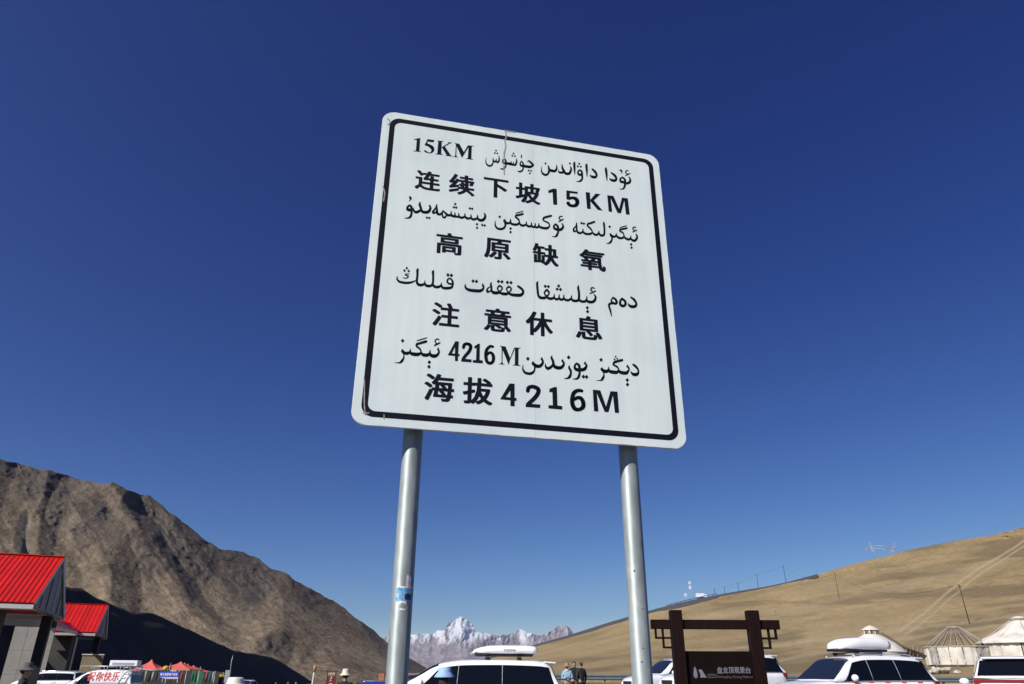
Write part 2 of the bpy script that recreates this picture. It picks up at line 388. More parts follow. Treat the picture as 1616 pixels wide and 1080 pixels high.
hm = terrain_mat('dry_grass_slope', [(.3, (.20, .147, .075)), (.5, (.272, .203, .107)), (.72, (.32, .242, .13))], .02, .6, .55, .3, ['band', 'track'], [(.125, .095, .055), (.37, .29, .19)], fine=.26)
P = np.concatenate([[sk], P], 0); tr = np.concatenate([tr[:1], tr], 0); bands = np.concatenate([bands[:1], bands], 0)
structure(grid_obj('grassy_hill', P, hm, {'band': bands * .6, 'track': tr}))
# road on the far shoulder of the hill
asph = mat('asphalt', (.045, .045, .05), .9, var=.2, scale=2)
rv, rf = [], []
rpx = np.linspace(700, 1290, 70)
for k, x_ in enumerate(rpx):
    c = hill_pt(x_, float(interp(x_, HS))); hd = Vector((c.x, c.y, 0)).normalized(); hh = (.6 if x_ < 1180 else max(.05, .6 - (x_ - 1180) / 180)) + 1.3 * max(0, 1 - abs(x_ - 960) / 260)
    for (b_, z_) in ((-6, -2.2), (-2.2, hh), (5.0, hh), (9, -3)): rv.append(c + hd * b_ + Vector((0, 0, z_)))
    if k: a = (k - 1) * 4; rf += [(a + i, a + i + 1, a + i + 5, a + i + 4) for i in range(3)]
structure(mesh('mountain_road', rv, rf, asph))

# ------------------------------------------------------------------ THE BILINGUAL ROAD SIGN
yaw = R(12.927); BW, BH = 1.5, 1.6734
B0 = CAM + Vector((-.66223, 2.80987, .93269))       # lower left corner, world
bu = Vector((math.cos(yaw), math.sin(yaw), 0)); bn = Vector((math.sin(yaw), -math.cos(yaw), 0))   # bn faces the camera
sign = thing('road_sign', 'big white warning board on two grey steel posts, black Uyghur and Chinese lettering', 'road sign', (B0.x, B0.y, 0), yaw)
# local frame: x along board, -y toward the camera, z up;   zb = local height of board bottom
zb = B0.z
def to_board(px, py):
    d_ = ray(px, py); t = (B0 - CAM).dot(bn) / d_.dot(bn); p = CAM + d_ * t - B0
    return p.dot(bu), p.z
def rrect(x0, z0, x1, z1, r, n=10, wob=0):
    out = []
    for (cx, cz, a0) in ((x1 - r, z1 - r, 0), (x0 + r, z1 - r, 90), (x0 + r, z0 + r, 180), (x1 - r, z0 + r, 270)):
        for k in range(n + 1):
            a = R(a0 + 90 * k / n); out.append((cx + r * math.cos(a), cz + r * math.sin(a)))
    if wob:
        o2 = []
        for i in range(len(out)):
            a, b = out[i], out[(i + 1) % len(out)]; L = math.hypot(b[0] - a[0], b[1] - a[1]); k = max(1, int(L / .03))
            for j in range(k):
                t = j / k; o2.append((a[0] + (b[0] - a[0]) * t + random.uniform(-wob, wob), a[1] + (b[1] - a[1]) * t + random.uniform(-wob, wob)))
        out = o2
    return out
def slab(mb, outline, y0, y1, holes=()):
    """flat plate between local y0 (front) and y1 (back)"""
    loops = [outline] + list(holes); vs = [p for l in loops for p in l]
    tris = tessellate_polygon([[Vector((p[0], p[1], 0)) for p in l] for l in loops])
    n = len(vs); V_ = [(p[0], y0, p[1]) for p in vs] + [(p[0], y1, p[1]) for p in vs]
    F_ = []
    for t in tris:
        a, b, c = t; ar = (vs[b][0] - vs[a][0]) * (vs[c][1] - vs[a][1]) - (vs[b][1] - vs[a][1]) * (vs[c][0] - vs[a][0])
        if abs(ar) < 1e-12: continue
        if ar < 0: a, b, c = a, c, b
        F_.append((a, b, c)); 
        F_.append((n + c, n + b, n + a))
    k = 0
    for l in loops:
        for i in range(len(l)): j = (i + 1) % len(l); F_.append((k + i, n + k + i, n + k + j, k + j))
        k += len(l)
    mb.raw(V_, F_)
# board material: aged reflective sheeting, faint vertical streaks, scuffs
bm_ = bpy.data.materials.new('white_sheeting'); bm_.use_nodes = True; n = bm_.node_tree; b = n.nodes['Principled BSDF']; L = n.links.new
tc = n.nodes.new('ShaderNodeTexCoord'); mp = n.nodes.new('ShaderNodeMapping'); mp.inputs['Scale'].default_value = (9, 1, .5); L(tc.outputs['Object'], mp.inputs[0])
n1 = n.nodes.new('ShaderNodeTexNoise'); n1.inputs['Scale'].default_value = 2.2; n1.inputs['Detail'].default_value = 6; L(mp.outputs[0], n1.inputs[0])
n2 = n.nodes.new('ShaderNodeTexNoise'); n2.inputs['Scale'].default_value = 3.0; n2.inputs['Detail'].default_value = 5; L(tc.outputs['Object'], n2.inputs[0])
r1_ = n.nodes.new('ShaderNodeValToRGB'); r1_.color_ramp.elements[0].position = .3; r1_.color_ramp.elements[1].position = .7
r1_.color_ramp.elements[0].color = (.74, .82, .79, 1); r1_.color_ramp.elements[1].color = (.82, .89, .86, 1); L(n1.outputs['Fac'], r1_.inputs[0])
r2_ = n.nodes.new('ShaderNodeValToRGB'); r2_.color_ramp.elements[0].position = .3; r2_.color_ramp.elements[1].position = .65
r2_.color_ramp.elements[0].color = (.9, .92, .93, 1); r2_.color_ramp.elements[1].color = (1, 1, 1, 1); L(n2.outputs['Fac'], r2_.inputs[0])
mm = n.nodes.new('ShaderNodeMix'); mm.data_type = 'RGBA'; mm.blend_type = 'MULTIPLY'; mm.inputs[0].default_value = 1; L(r1_.outputs[0], mm.inputs[6]); L(r2_.outputs[0], mm.inputs[7]); L(mm.outputs[2], b.inputs['Base Color'])
b.inputs['Roughness'].default_value = .42
bp = n.nodes.new('ShaderNodeBump'); bp.inputs['Strength'].default_value = .12; bp.inputs['Distance'].default_value = .004; L(n1.outputs['Fac'], bp.inputs['Height']); L(bp.outputs[0], b.inputs['Normal'])
sheet = bm_
ink = mat('black_vinyl', (.006, .007, .015), .6, spec=.15, var=.15, scale=20)
alu = mat('aluminium_edge', (.62, .62, .6), .45, .3, var=.1, scale=8)
# two sheets meeting in a hairline joint
seam = to_board(843, 430)[0]
full = rrect(0, 0, BW, BH, .062, wob=.0009)
def clip(poly, xs, keep_left):
    out = []
    for i in range(len(poly)):
        a, b_ = poly[i], poly[(i + 1) % len(poly)]; ia = (a[0] <= xs) == keep_left; ib = (b_[0] <= xs) == keep_left
        if ia: out.append(a)
        if ia != ib:
            t = (xs - a[0]) / (b_[0] - a[0]); out.append((xs, a[1] + (b_[1] - a[1]) * t))
    return out
backing = MB(); slab(backing, [(x, z + zb) for x, z in rrect(.002, .002, BW - .002, BH - .002, .06)], .0035, .006)
backing.build('backing_sheet', alu, sign)
for keep, xs in ((True, seam - .0004), (False, seam + .0004)):
    p = MB(); slab(p, [(x, z + zb) for x, z in clip(full, xs, keep)], 0, .003); pn = p.build('board_panel', sheet, sign)
# folded rim catching the light along the outer edge
rim = MB(); o1 = rrect(-.002, -.002, BW + .002, BH + .002, .063); i1 = rrect(.004, .004, BW - .004, BH - .004, .058)
slab(rim, [(x, z + zb) for x, z in o1], .0032, .010, [[(x, z + zb) for x, z in i1][::-1]])
rim.build('rim', mat('painted_rim', (.74, .73, .68), .5, var=.12, scale=30), sign)
bd = MB(); slab(bd, [(x, z + zb) for x, z in rrect(.036, .036, BW - .036, BH - .036, .052)], -.0006, -.0001, [[(x, z + zb) for x, z in rrect(.062, .062, BW - .062, BH - .062, .034)][::-1]])
bd.build('border_stripe', ink, sign)

# ---- lettering traced onto the board: strokes (x,y,width) in crop coordinates
def crop(x0, y0, s): return lambda X, Y: to_board(x0 + X / s, y0 + Y / s)
ZL = [-.0004]
def stroke(mb, cr, pts, s, pad=0.0):
    s_pad = pad * s
    P_ = []
    n_ = len(pts)
    def cr_(p0, p1, p2, p3, t): return [.5 * ((2 * b_) + (-a + c) * t + (2 * a - 5 * b_ + 4 * c - d_) * t * t + (-a + 3 * b_ - 3 * c + d_) * t ** 3) for a, b_, c, d_ in zip(p0, p1, p2, p3)]
    for i in range(n_ - 1):
        p0 = pts[max(i - 1, 0)]; p1 = pts[i]; p2 = pts[i + 1]; p3 = pts[min(i + 2, n_ - 1)]
        for k in range(5): P_.append(cr_(p0, p1, p2, p3, k / 5))
    P_.append(list(pts[-1]))
    k0 = len(mb.v); y = ZL[0]; ZL[0] -= .0000015
    Lr = []
    for i, p in enumerate(P_):
        q0 = P_[max(i - 1, 0)]; q1 = P_[min(i + 1, len(P_) - 1)]; tx, ty = q1[0] - q0[0], q1[1] - q0[1]; l = math.hypot(tx, ty) or 1
        nx_, ny_ = -ty / l, tx / l; h = max(p[2] * 1.08, 2) / 2 + s_pad
        for sg in (1, -1):
            u, z = cr(p[0] + nx_ * h * sg, p[1] + ny_ * h * sg); mb.v.append(Vector((u, y, z + zb)))
    for i in range(len(P_) - 1):
        a = k0 + 2 * i; mb.f.append((a, a + 1, a + 3, a + 2)); mb.sm.append(False)
    for p in P_[::2] + [P_[-1]]:       # round joints
        h = max(p[2] * 1.08, 2) / 2 + s_pad; k1 = len(mb.v); y2 = y - .000001
        for j in range(10):
            a = 2 * math.pi * j / 10; u, z = cr(p[0] + h * .98 * math.cos(a), p[1] + h * .98 * math.sin(a)); mb.v.append(Vector((u, y2, z + zb)))
        mb.f.append(tuple(k1 + j for j in range(10))); mb.sm.append(False)
def dot(mb, cr, x, y_, r):
    k1 = len(mb.v); y2 = ZL[0]
    for (a, b_) in ((0, -1.08), (.95, 0), (0, 1.08), (-.95, 0)):
        u, z = cr(x + a * r, y_ + b_ * r); mb.v.append(Vector((u, y2, z + zb)))
    mb.f.append((k1, k1 + 1, k1 + 2, k1 + 3)); mb.sm.append(False)
def poly(mb, cr, pts, hole=None):
    loops = [[cr(*p) for p in pts]] + ([[cr(*p) for p in hole]] if hole else [])
    vs = [p for l in loops for p in l]; k = len(mb.v); y = ZL[0]; ZL[0] -= .0000015
    mb.v += [Vector((p[0], y, p[1] + zb)) for p in vs]
    for t in tessellate_polygon([[Vector((p[0], p[1], 0)) for p in l] for l in loops]): mb.f.append(tuple(k + i for i in t)); mb.sm.append(False)
T = {}
T['C1'] = (755, 225, 16.16, 26, """520,345,8 527,400,22 525,460,36 500,505,38 465,500,36 440,470,26;455,425,8 452,480,30 430,490,38 400,490,36 375,450,28 375,400,8;375,470,24 365,540,26 330,588,38 280,600,38 222,570,32 190,510,20 190,450,10 204,390,4
650,412,18 624,450,24 628,510,38 690,530,52;650,412,20 685,440,32 703,500,32 700,580,28 680,640,32 640,675,36 590,678,26 550,660,5;640,525,50 690,538,52 740,538,54 810,548,62 850,565,50;835,480,8 840,550,38 880,575,42;893,495,8 895,550,30 930,580,44 958,545,40 975,480,30 965,410,7
1095,480,18 1068,520,24 1072,575,38 1110,600,52 1160,605,60 1240,618,60 1310,628,58;1095,480,20 1130,520,34 1148,590,32 1145,650,28 1115,718,36 1060,748,36 1030,742,26 990,730,4;1095,318,12 1097,360,26 1095,405,8;1250,498,7 1280,470,28 1310,488,36 1350,530,44 1398,575,38 1350,612,52 1310,630,52
650,250,8 655,290,22 656,335,5""", "448,212 418,272 483,282 895,282 865,342 930,352 1282,718 1342,728 1312,790")
T['C2'] = (845, 240, 10.1, 18, """335,212,8 338,265,24 310,305,34 260,300,38 222,285,34 207,225,16;215,295,26 208,335,26 170,367,30 120,350,28 95,300,14 97,235,3
420,200,8 432,265,28 455,310,34 430,328,30 400,330,30 372,320,18 370,285,4;440,300,25 480,342,35 530,348,36 558,315,30 568,265,22 555,232,7;625,160,8 618,185,30 622,260,28 627,360,7
700,290,20 678,320,22 685,355,28 720,365,34 742,345,28 730,305,26 700,290,18;742,355,26 745,420,26 722,460,28 690,472,16 650,468,3;820,190,8 812,215,30 818,290,28 822,392,7;905,275,22 950,318,34 975,365,26 960,398,34 920,402,38 882,385,22 870,365,4
1130,250,8 1122,275,30 1132,350,30 1140,458,7;1210,335,20 1262,375,34 1288,425,28 1270,455,36 1230,455,36 1195,440,22 1182,418,4;1385,402,18 1352,435,24 1360,475,30 1400,482,36 1450,502,32 1498,485,36 1510,440,24 1492,400,12;1385,402,18 1425,445,28 1428,500,26 1420,550,28 1395,590,20 1335,590,3
1480,302,10 1450,300,14 1438,330,14 1462,352,14;1435,378,10 1470,362,15 1505,345,12;1355,292,26 1368,302,24 1382,318,10 1365,345,4""", "160,187 548,185 697,190 675,232 722,237")
T['C3'] = (630, 305, 11.145, 23, """188,70,26 200,92,32 197,115,14 178,138,4;180,215,25 146,250,30 150,290,40 205,300,45;180,215,25 210,240,32 218,300,32 215,360,28 195,415,34 160,438,20 95,440,3
372,160,8 358,195,30 378,260,34 378,295,30 330,328,38 285,335,36 255,300,22 248,262,4;378,260,30 400,320,36 450,338,42 510,330,42 545,280,34 545,245,26 532,222,18 542,212,6
664,200,8 655,240,24 665,320,30 672,362,34 715,375,32 748,352,24 770,308,10;655,235,12 620,290,20 592,330,30 610,352,28 655,330,16;770,308,12 820,360,28 860,390,34 905,385,30;765,330,10 757,380,18 775,425,24 800,430,24 828,398,18
900,388,30 945,405,34 1000,415,30 1050,420,28 1100,434,34 1155,420,28 1200,448,34 1255,442,28 1310,465,34 1370,448,30 1420,478,38 1480,468,40 1512,415,32 1505,375,22 1498,352,6
912,322,6 915,380,26;978,342,6 982,402,26;1045,352,6 1050,412,26;1155,360,6 1157,415,28;1260,377,6 1265,440,28;1375,388,6 1380,445,28""", "985,193 962,250 1003,256 1243,270 1283,278 1368,548 1368,612 1460,562 1503,570 487,433 530,438")
T['C4'] = (770, 325, 12.43, 27, """332,266,8 318,292,30 338,330,34 340,390,26 310,438,34 250,458,36 180,440,30 146,390,22 141,340,10 148,300,3;325,295,36 360,335,36 400,345,34 438,325,28;443,262,6 442,320,28;440,335,28 480,362,36 560,370,36 600,350,30 618,318,14
618,320,14 595,265,26 545,225,26 556,190,30 600,183,32 682,162,32;548,147,9 615,130,12 690,106,8;615,330,16 640,372,32 690,390,36 740,372,28;753,312,6 752,372,28;755,378,26 790,402,36 830,405,32 855,395,28;852,328,6 855,395,28;855,400,28 895,420,32 925,405,28;928,342,6 925,405,28;925,410,28 960,428,30 1000,405,30;1000,345,6 995,400,28
1000,402,30 1050,430,38 1150,442,40 1190,420,28 1210,385,14 1180,335,22 1092,290,20 1092,245,30 1130,225,34 1238,198,32;1325,360,22 1295,395,26 1300,440,34 1350,465,42 1420,470,42 1460,440,38 1475,400,26 1455,352,14;1325,360,24 1365,400,34 1378,470,30 1372,530,28 1345,588,34 1310,608,16 1260,603,3
1455,212,12 1415,212,16 1395,245,14 1420,275,16;1390,312,12 1430,290,18 1475,266,12""", "230,217 443,447 443,518")
T['C5'] = (895, 340, 13.467, 28, """200,168,14 198,230,26 205,320,26 235,370,34 290,378,34 330,350,26;205,218,10 165,250,16 135,300,26 152,345,30 195,325,16;335,290,6 335,350,26;340,355,28 380,390,36 460,402,36 510,385,34 535,352,14 500,290,26 435,225,26 440,185,28 490,172,34 578,140,32
535,360,16 580,408,36 640,412,36 672,375,26;675,335,6 672,380,26;680,385,26 710,425,36 760,428,40 790,390,30 790,280,28 780,180,32 775,146,8;912,382,8 925,420,34 948,460,28 952,510,22 930,560,34 895,592,26 840,600,3
925,418,36 980,455,36 1020,450,32 1040,425,24;1042,385,6 1042,425,24;1045,432,28 1090,475,36 1160,487,36 1200,460,26 1207,425,14 1180,370,24 1125,338,24 1130,298,28 1170,295,32 1264,275,32;1128,260,8 1200,240,13 1262,222,9
1205,440,16 1240,490,34 1310,515,38 1345,485,26;1352,437,6 1350,490,26;1355,500,28 1390,532,38 1440,537,42 1480,490,34 1484,440,26 1458,398,10;1455,262,12 1415,252,16 1395,288,14 1420,315,16;1393,357,12 1435,335,18 1478,318,12""", "303,168 355,178 903,245 1360,620 1368,690")
T['C6'] = (615, 410, 13.467, 28, """415,310,12 360,300,13 330,322,20 385,348,26 380,382,20 330,396,16 280,382,8;165,358,8 155,410,28 200,465,40 280,487,44 360,495,46 450,485,38 520,460,22 565,435,10
610,192,8 590,222,44 588,330,40 576,470,42 610,530,52 680,540,50 735,515,36;748,445,6 745,510,36;745,515,36 780,552,50 840,562,50 895,540,44 918,480,38 922,330,38 918,258,44 940,234,8;915,535,44 960,577,50 1040,580,50 1085,552,36;1098,488,6 1095,550,36
1095,558,36 1140,602,50 1240,607,52 1310,590,46 1340,530,34 1335,460,36 1300,412,30 1265,400,26 1230,430,30 1225,480,30 1270,515,34 1330,512,32""", "362,182 313,235 402,243 1237,327,37 1310,335,37")
T['C7'] = (725, 430, 14.69, 39, """138,272,6 135,330,34 170,385,52 250,415,62 380,430,66 480,430,64 540,395,46 562,340,30 545,310,44 543,258,10
745,232,8 725,275,36 740,330,38 745,420,40 790,470,64 870,478,64 930,460,50;725,328,18 660,370,26 640,430,42 665,458,36 735,420,24;935,312,40 890,350,30 888,400,28 932,440,26 980,400,28 985,350,30 935,312,38
930,470,44 1000,497,60 1080,502,60 1140,482,44;1145,332,40 1098,370,28 1102,420,28 1145,460,26 1190,420,28 1195,370,30 1145,332,38;1140,487,44 1220,522,58 1340,532,64 1420,528,64 1470,480,50 1470,420,46 1420,368,50 1362,325,46""", "315,203 395,212 905,213 985,220 1112,235 1195,242")
T['C8'] = (840, 440, 9.506, 24, """85,48,6 72,72,24 80,180,25 90,250,26 120,285,34 180,290,34 215,272,26;218,170,26 185,200,17 190,240,17 218,258,17 245,235,17 248,200,19 218,170,24;215,278,26 260,300,32 300,298,30 325,282,24;328,232,5 328,285,20;328,288,24 350,306,28 375,310,26 400,292,22;402,238,5 402,292,20;402,295,24 425,314,28 450,314,28 470,297,22
472,241,5 472,295,20;472,300,24 500,318,28 540,324,28 583,300,24;588,253,5 585,300,20;585,305,24 610,328,30 660,334,32 695,312,28 700,220,26 687,135,24 696,103,5;700,318,28 740,342,30 790,342,30 812,318,24;817,266,5 815,320,20;817,325,24 840,346,32 890,352,34 930,332,32 950,282,24 928,238,10
930,146,10 895,136,14 878,165,12 895,186,14;865,222,10 910,205,14 950,185,10;1210,285,20 1245,310,26 1265,350,26 1250,375,28 1200,360,26 1185,325,14 1210,285,14;1200,367,26 1157,382,26 1150,410,22 1170,480,20 1190,565,4
1345,300,24 1318,340,24 1320,385,30 1355,412,32 1395,390,28 1390,340,28 1345,300,24;1480,280,18 1530,320,28 1560,380,24 1540,415,36 1490,420,36 1452,400,24 1438,372,4""", "193,115 240,120 395,110 372,158 422,163 825,437 828,495")
T['D1'] = (615, 525, 17.956, 50, """372,472,10 345,530,44 392,600,38 402,670,22 385,740,44 340,810,62 285,858,36 140,853,4;365,525,60 420,580,72 500,590,82 560,562,56;583,460,8 580,555,58;590,585,60 650,610,90 780,622,90 850,600,70 885,570,40 880,520,34 840,452,46 762,390,48 775,325,56 810,318,58 1028,255,66
780,232,20 900,197,27 1052,148,18;900,585,50 950,632,84 1060,642,84 1120,602,60;1140,492,8 1140,600,58;1155,630,70 1205,662,88 1290,667,88 1360,620,60 1397,550,44 1370,480,46 1375,425,8;1395,205,26 1330,185,26 1282,250,26 1330,318,34;1260,378,22 1330,335,44 1420,295,32""", "365,235 1120,843 1112,972")
T['D3'] = (815, 545, 13.467, 39, """365,348,8 345,385,44 378,430,42 390,470,30 378,540,30 330,592,50 260,605,50 180,580,44 140,520,30 133,460,14 140,415,4;370,405,58 420,442,64 490,447,62 545,400,50 560,340,36 535,295,40 545,260,8;755,225,8 745,270,38 775,340,44 780,400,44 740,460,48 670,495,58 625,460,38 612,390,5
780,385,44 810,452,56 870,480,66 950,475,60 1000,420,44 1002,370,34 975,335,36 990,303,6;1125,428,8 1118,480,38 1150,540,42 1155,600,36 1130,670,52 1085,702,32 1010,712,3;1275,385,26 1245,430,38 1240,490,46 1290,522,64 1370,525,64 1440,512,62 1480,460,46 1487,420,30 1452,385,36 1468,348,6
1275,385,30 1320,420,46 1340,480,44 1342,580,36 1325,660,46 1290,710,38 1195,722,4""", "242,290 1108,260 1422,670 1488,675")
T['D4'] = (935, 555, 18, 50, """272,450,8 252,505,48 300,565,48 324,640,22 312,720,52 272,790,62 235,822,28 108,822,3;262,500,60 320,550,80 400,565,84 440,530,60;458,432,6 458,525,56;465,540,60 530,578,86 680,592,84 730,550,50 742,510,28 690,430,46 595,378,40 612,318,56 660,292,62 838,245,62
745,525,36 800,592,80 950,612,86 1000,570,60 1035,510,36 1015,445,44 980,425,36 1000,372,6;1155,372,48 1230,430,60 1290,510,44 1303,580,40 1270,640,76 1200,657,84 1130,630,60 1083,560,5""", "242,237 985,810 992,938 655,150,28 627,225,28 702,208,28")
order = [('C1', 'C2'), ('C3', 'C4', 'C5'), ('C6', 'C7', 'C8'), ('D1', 'D3', 'D4')]
for line in order:
    for key in line:
        mb = MB()
        x0, y0, s_, dr, st, ds = T[key]; cr = crop(x0, y0, s_)
        for sub in st.replace('\n', ';').split(';'):
            sub = sub.strip()
            if sub: stroke(mb, cr, [tuple(float(q) for q in p.split(',')) for p in sub.split()], s_, .38 if key in ('C3', 'C4', 'C5', 'C8') else .2)
        for p in ds.split():
            q = [float(a) for a in p.split(',')]; dot(mb, cr, q[0], q[1], (q[2] if len(q) > 2 else dr) * 1.12)
        mb.build('uyghur_lettering', ink, sign)
def P_(s): 
    return [tuple(float(a) for a in p.split(',')) for p in s.split()]
D2 = crop(700, 535, 11.97); mb = MB()
poly(mb, D2, P_("222,45 288,50 275,285 302,290 298,332 272,330 270,422 214,418 214,325 78,312"), P_("215,155 155,275 214,280"))
stroke(mb, D2, P_("375,165,54 392,112,56 440,95,54 500,118,60 510,170,60 480,240,60 400,335,56 362,395,54"), 1); poly(mb, D2, P_("330,430 340,372 528,390 524,445"))
poly(mb, D2, P_("655,92 685,95 680,400 740,410 738,465 550,450 552,400 612,402 620,175 580,182 582,138"))
stroke(mb, D2, P_("930,150,46 880,142,50 825,190,56 800,260,60 800,350,60 820,430,58 875,462,56 930,430,56 942,350,58 920,285,54 870,260,48 820,300,44"), 1)
for s_ in ("1095,150 1115,150 1110,470 1095,470", "1060,132 1170,145 1255,360 1228,492 1100,175", "1335,165 1345,190 1255,400 1228,492 1225,440",
           "1335,162 1452,170 1452,180 1415,190 1412,490 1455,505 1455,513 1305,502 1305,496 1345,485 1348,180", "1040,470 1150,482 1150,489 1040,478", "1095,440 1112,440 1130,482 1068,476"): poly(mb, D2, P_(s_))
mb.build('number_lettering', ink, sign)
D5 = crop(645, 210, 14.69); mb = MB()
for s_ in ("265,115 245,422 285,435 285,443 105,426 105,417 165,412 187,165 120,156 120,148", "435,145 595,168 570,220 428,198", "435,145 445,200 420,235 450,248 400,298 368,290",
           "665,176 805,196 805,205 765,208 750,490 790,506 790,513 620,495 620,486 660,480 685,200 660,185", "905,210 1010,228 950,250 770,352 762,335 930,235", "840,320 975,520 1010,540 1000,548 845,528 875,510 775,350",
           "1095,255 1112,255 1097,548 1077,545", "1055,236 1170,252 1290,465 1232,578 1100,290 1085,258", "1372,290 1388,325 1245,560 1232,578 1235,515",
           "1375,290 1510,300 1510,308 1460,315 1450,600 1495,615 1495,623 1325,603 1325,594 1370,588 1385,325", "1020,545 1140,562 1140,571 1020,553", "1080,510 1098,510 1118,562 1060,552"): poly(mb, D5, P_(s_))
stroke(mb, D5, P_("400,265,50 480,298,60 540,345,76 558,400,58 530,445,38 480,466,16 430,452,26 375,420,38"), 1)
mb.build('number_lettering', ink, sign)
D6 = crop(855, 285, 11.145); mb = MB()
for s_ in ("200,145 260,150 270,432 200,425 190,210 115,222 113,178", "430,175 632,203 625,237 492,222 490,300 510,300 490,345 432,333", "770,205 845,215 860,505 795,498", "945,232 1030,242 915,350 1068,530 985,520 856,372 854,340",
           "1150,260 1260,275 1360,500 1410,303 1512,318 1545,605 1480,598 1450,350 1390,582 1330,570 1210,315 1237,555 1175,547"): poly(mb, D6, P_(s_))
stroke(mb, D6, P_("480,318,48 545,307,48 605,332,62 625,385,66 600,435,60 545,448,48 490,435,50 462,400,60"), 1)
mb.build('number_lettering', ink, sign)
D7 = crop(780, 595, 7.883); mb = MB()
poly(mb, D7, P_("190,82 252,86 252,262 278,265 275,300 253,298 253,368 200,362 200,292 72,280"), P_("200,170 142,250 200,256"))
stroke(mb, D7, P_("417,175,46 428,135,45 480,122,44 542,150,50 545,200,50 500,265,50 425,335,46 412,355,40"), 1)
for s_ in ("388,375 395,330 572,345 570,388", "750,125 778,128 785,355 846,365 845,408 673,392 675,352 728,354 722,190 685,192 685,150",
           "1225,160 1318,168 1390,370 1445,178 1532,185 1552,450 1500,446 1475,230 1420,440 1372,436 1275,205 1295,432 1240,428"): poly(mb, D7, P_(s_))
stroke(mb, D7, P_("1090,175,36 1040,170,42 990,200,48 970,270,50 972,340,50 1000,395,50 1050,408,42 1100,380,50 1108,330,50 1085,275,46 1040,258,42 1000,280,36"), 1)
mb.build('number_lettering', ink, sign)

# ---- Chinese characters from the bundled font outlines
def glyph_mesh(text, fine=True):
    c = bpy.data.curves.new('g', 'FONT'); c.body = text; c.size = 1; c.resolution_u = 3
    o = bpy.data.objects.new('g', c); COL.objects.link(o); bpy.context.view_layer.update()
    dg = bpy.context.evaluated_depsgraph_get(); me = bpy.data.meshes.new_from_object(o.evaluated_get(dg))
    vs = [tuple(q.co[:2]) for q in me.vertices]; fs = [tuple(p.vertices) for p in me.polygons]
    bpy.data.objects.remove(o); bpy.data.curves.remove(c); bpy.data.meshes.remove(me); return vs, fs
def add_glyph(mb, text, cx, cz, w_, h_, bold, y0, z_off=0, eps=.000002):
    vs, fs = glyph_mesh(text); xs = [p[0] for p in vs]; ys = [p[1] for p in vs]
    x0, x1, y0_, y1 = min(xs), max(xs), min(ys), max(ys); sx = (w_ - 2 * bold) / (x1 - x0); sy = (h_ - 2 * bold * .62) / (y1 - y0_)
    for k, (a, b_) in enumerate([(0, 0)] + [(math.cos(i * math.pi / 6), math.sin(i * math.pi / 6)) for i in range(12)]):
        # square-ish nib keeps the stroke ends crisp
        m_ = max(abs(a), abs(b_)) or 1; a, b_ = a / m_, b_ / m_
        y = y0 - k * eps
        mb.raw([(cx + (p[0] - (x0 + x1) / 2) * sx + a * bold, y, z_off + cz + (p[1] - (y0_ + y1) / 2) * sy + b_ * bold * .62) for p in vs], fs)
GL = [[('连', 675.2, 285.6, 40.5, 36), ('续', 729, 292, 41, 37.5), ('下', 782.8, 297.2, 39.5, 35.5), ('坡', 833.1, 305.4, 39, 37)],
      [('高', 709.1, 385, 42, 39), ('原', 785.2, 393.2, 42, 37.5), ('缺', 861, 402.5, 41, 38.5), ('氧', 935, 411, 41, 37)],
      [('注', 703.7, 497, 43.5, 42), ('意', 785.2, 505.4, 43, 41), ('休', 851, 511.5, 43, 42), ('息', 929, 517.7, 41.6, 41)],
      [('海', 693.2, 612, 47.5, 47), ('拔', 754, 617.4, 47, 46)]]
for line in GL:
    for ch, cx, cy, w_, h_ in line:
        mb = MB()
        a = to_board(cx - w_ / 2, cy); b_ = to_board(cx + w_ / 2, cy); sl_ = .155 - (cy - 200) / 500 * .09
        c0 = to_board(cx, cy - (h_ - w_ * sl_) / 2); c1 = to_board(cx, cy + (h_ - w_ * sl_) / 2); u, z = to_board(cx, cy)
        W_ = b_[0] - a[0]; H_ = c0[1] - c1[1]
        add_glyph(mb, ch, u, z, W_, H_, W_ * .033, -.0005, zb)
        mb.build('chinese_lettering', ink, sign)
# scratches and peeled corner on the sheeting
crack = mat('peeled_sheeting', (.3, .29, .27), .8, var=.3, scale=40)
mb = MB(); idc = lambda X, Y: to_board(X, Y)
for st in ("797,206,.6 799,215,1.2 797,222,1.0 798,232,.9 796,242,.7 795,258,.4", "799,207,.6 806,208,1.1 813,209,.6", "795,262,.5 796,276,.6", "612,188,1 616,193,2 613,197,1", "604,295,.7 607,305,1 605,318,.6", "575,600,.5 575,640,.6 577,655,.5", "573,652,.4 582,652,.4", "606,655,.4 606,661,.4"):
    stroke(mb, idc, P_(st), 1)
mb.build('scratches', crack, sign)['kind'] = 'stuff'
# posts
gal = bpy.data.materials.new('galvanised_steel'); gal.use_nodes = True; n = gal.node_tree; b = n.nodes['Principled BSDF']; L = n.links.new
tc = n.nodes.new('ShaderNodeTexCoord'); mp = n.nodes.new('ShaderNodeMapping'); mp.inputs['Scale'].default_value = (1, 1, .35); L(tc.outputs['Object'], mp.inputs[0])
n1 = n.nodes.new('ShaderNodeTexNoise'); n1.inputs['Scale'].default_value = 38; n1.inputs['Detail'].default_value = 7; L(mp.outputs[0], n1.inputs[0])
n2 = n.nodes.new('ShaderNodeTexNoise'); n2.inputs['Scale'].default_value = 7; n2.inputs['Detail'].default_value = 4; L(mp.outputs[0], n2.inputs[0])
rp = n.nodes.new('ShaderNodeValToRGB'); rp.color_ramp.elements[0].position = .3; rp.color_ramp.elements[1].position = .72; rp.color_ramp.elements[0].color = (.16, .185, .185, 1); rp.color_ramp.elements[1].color = (.35, .395, .395, 1)
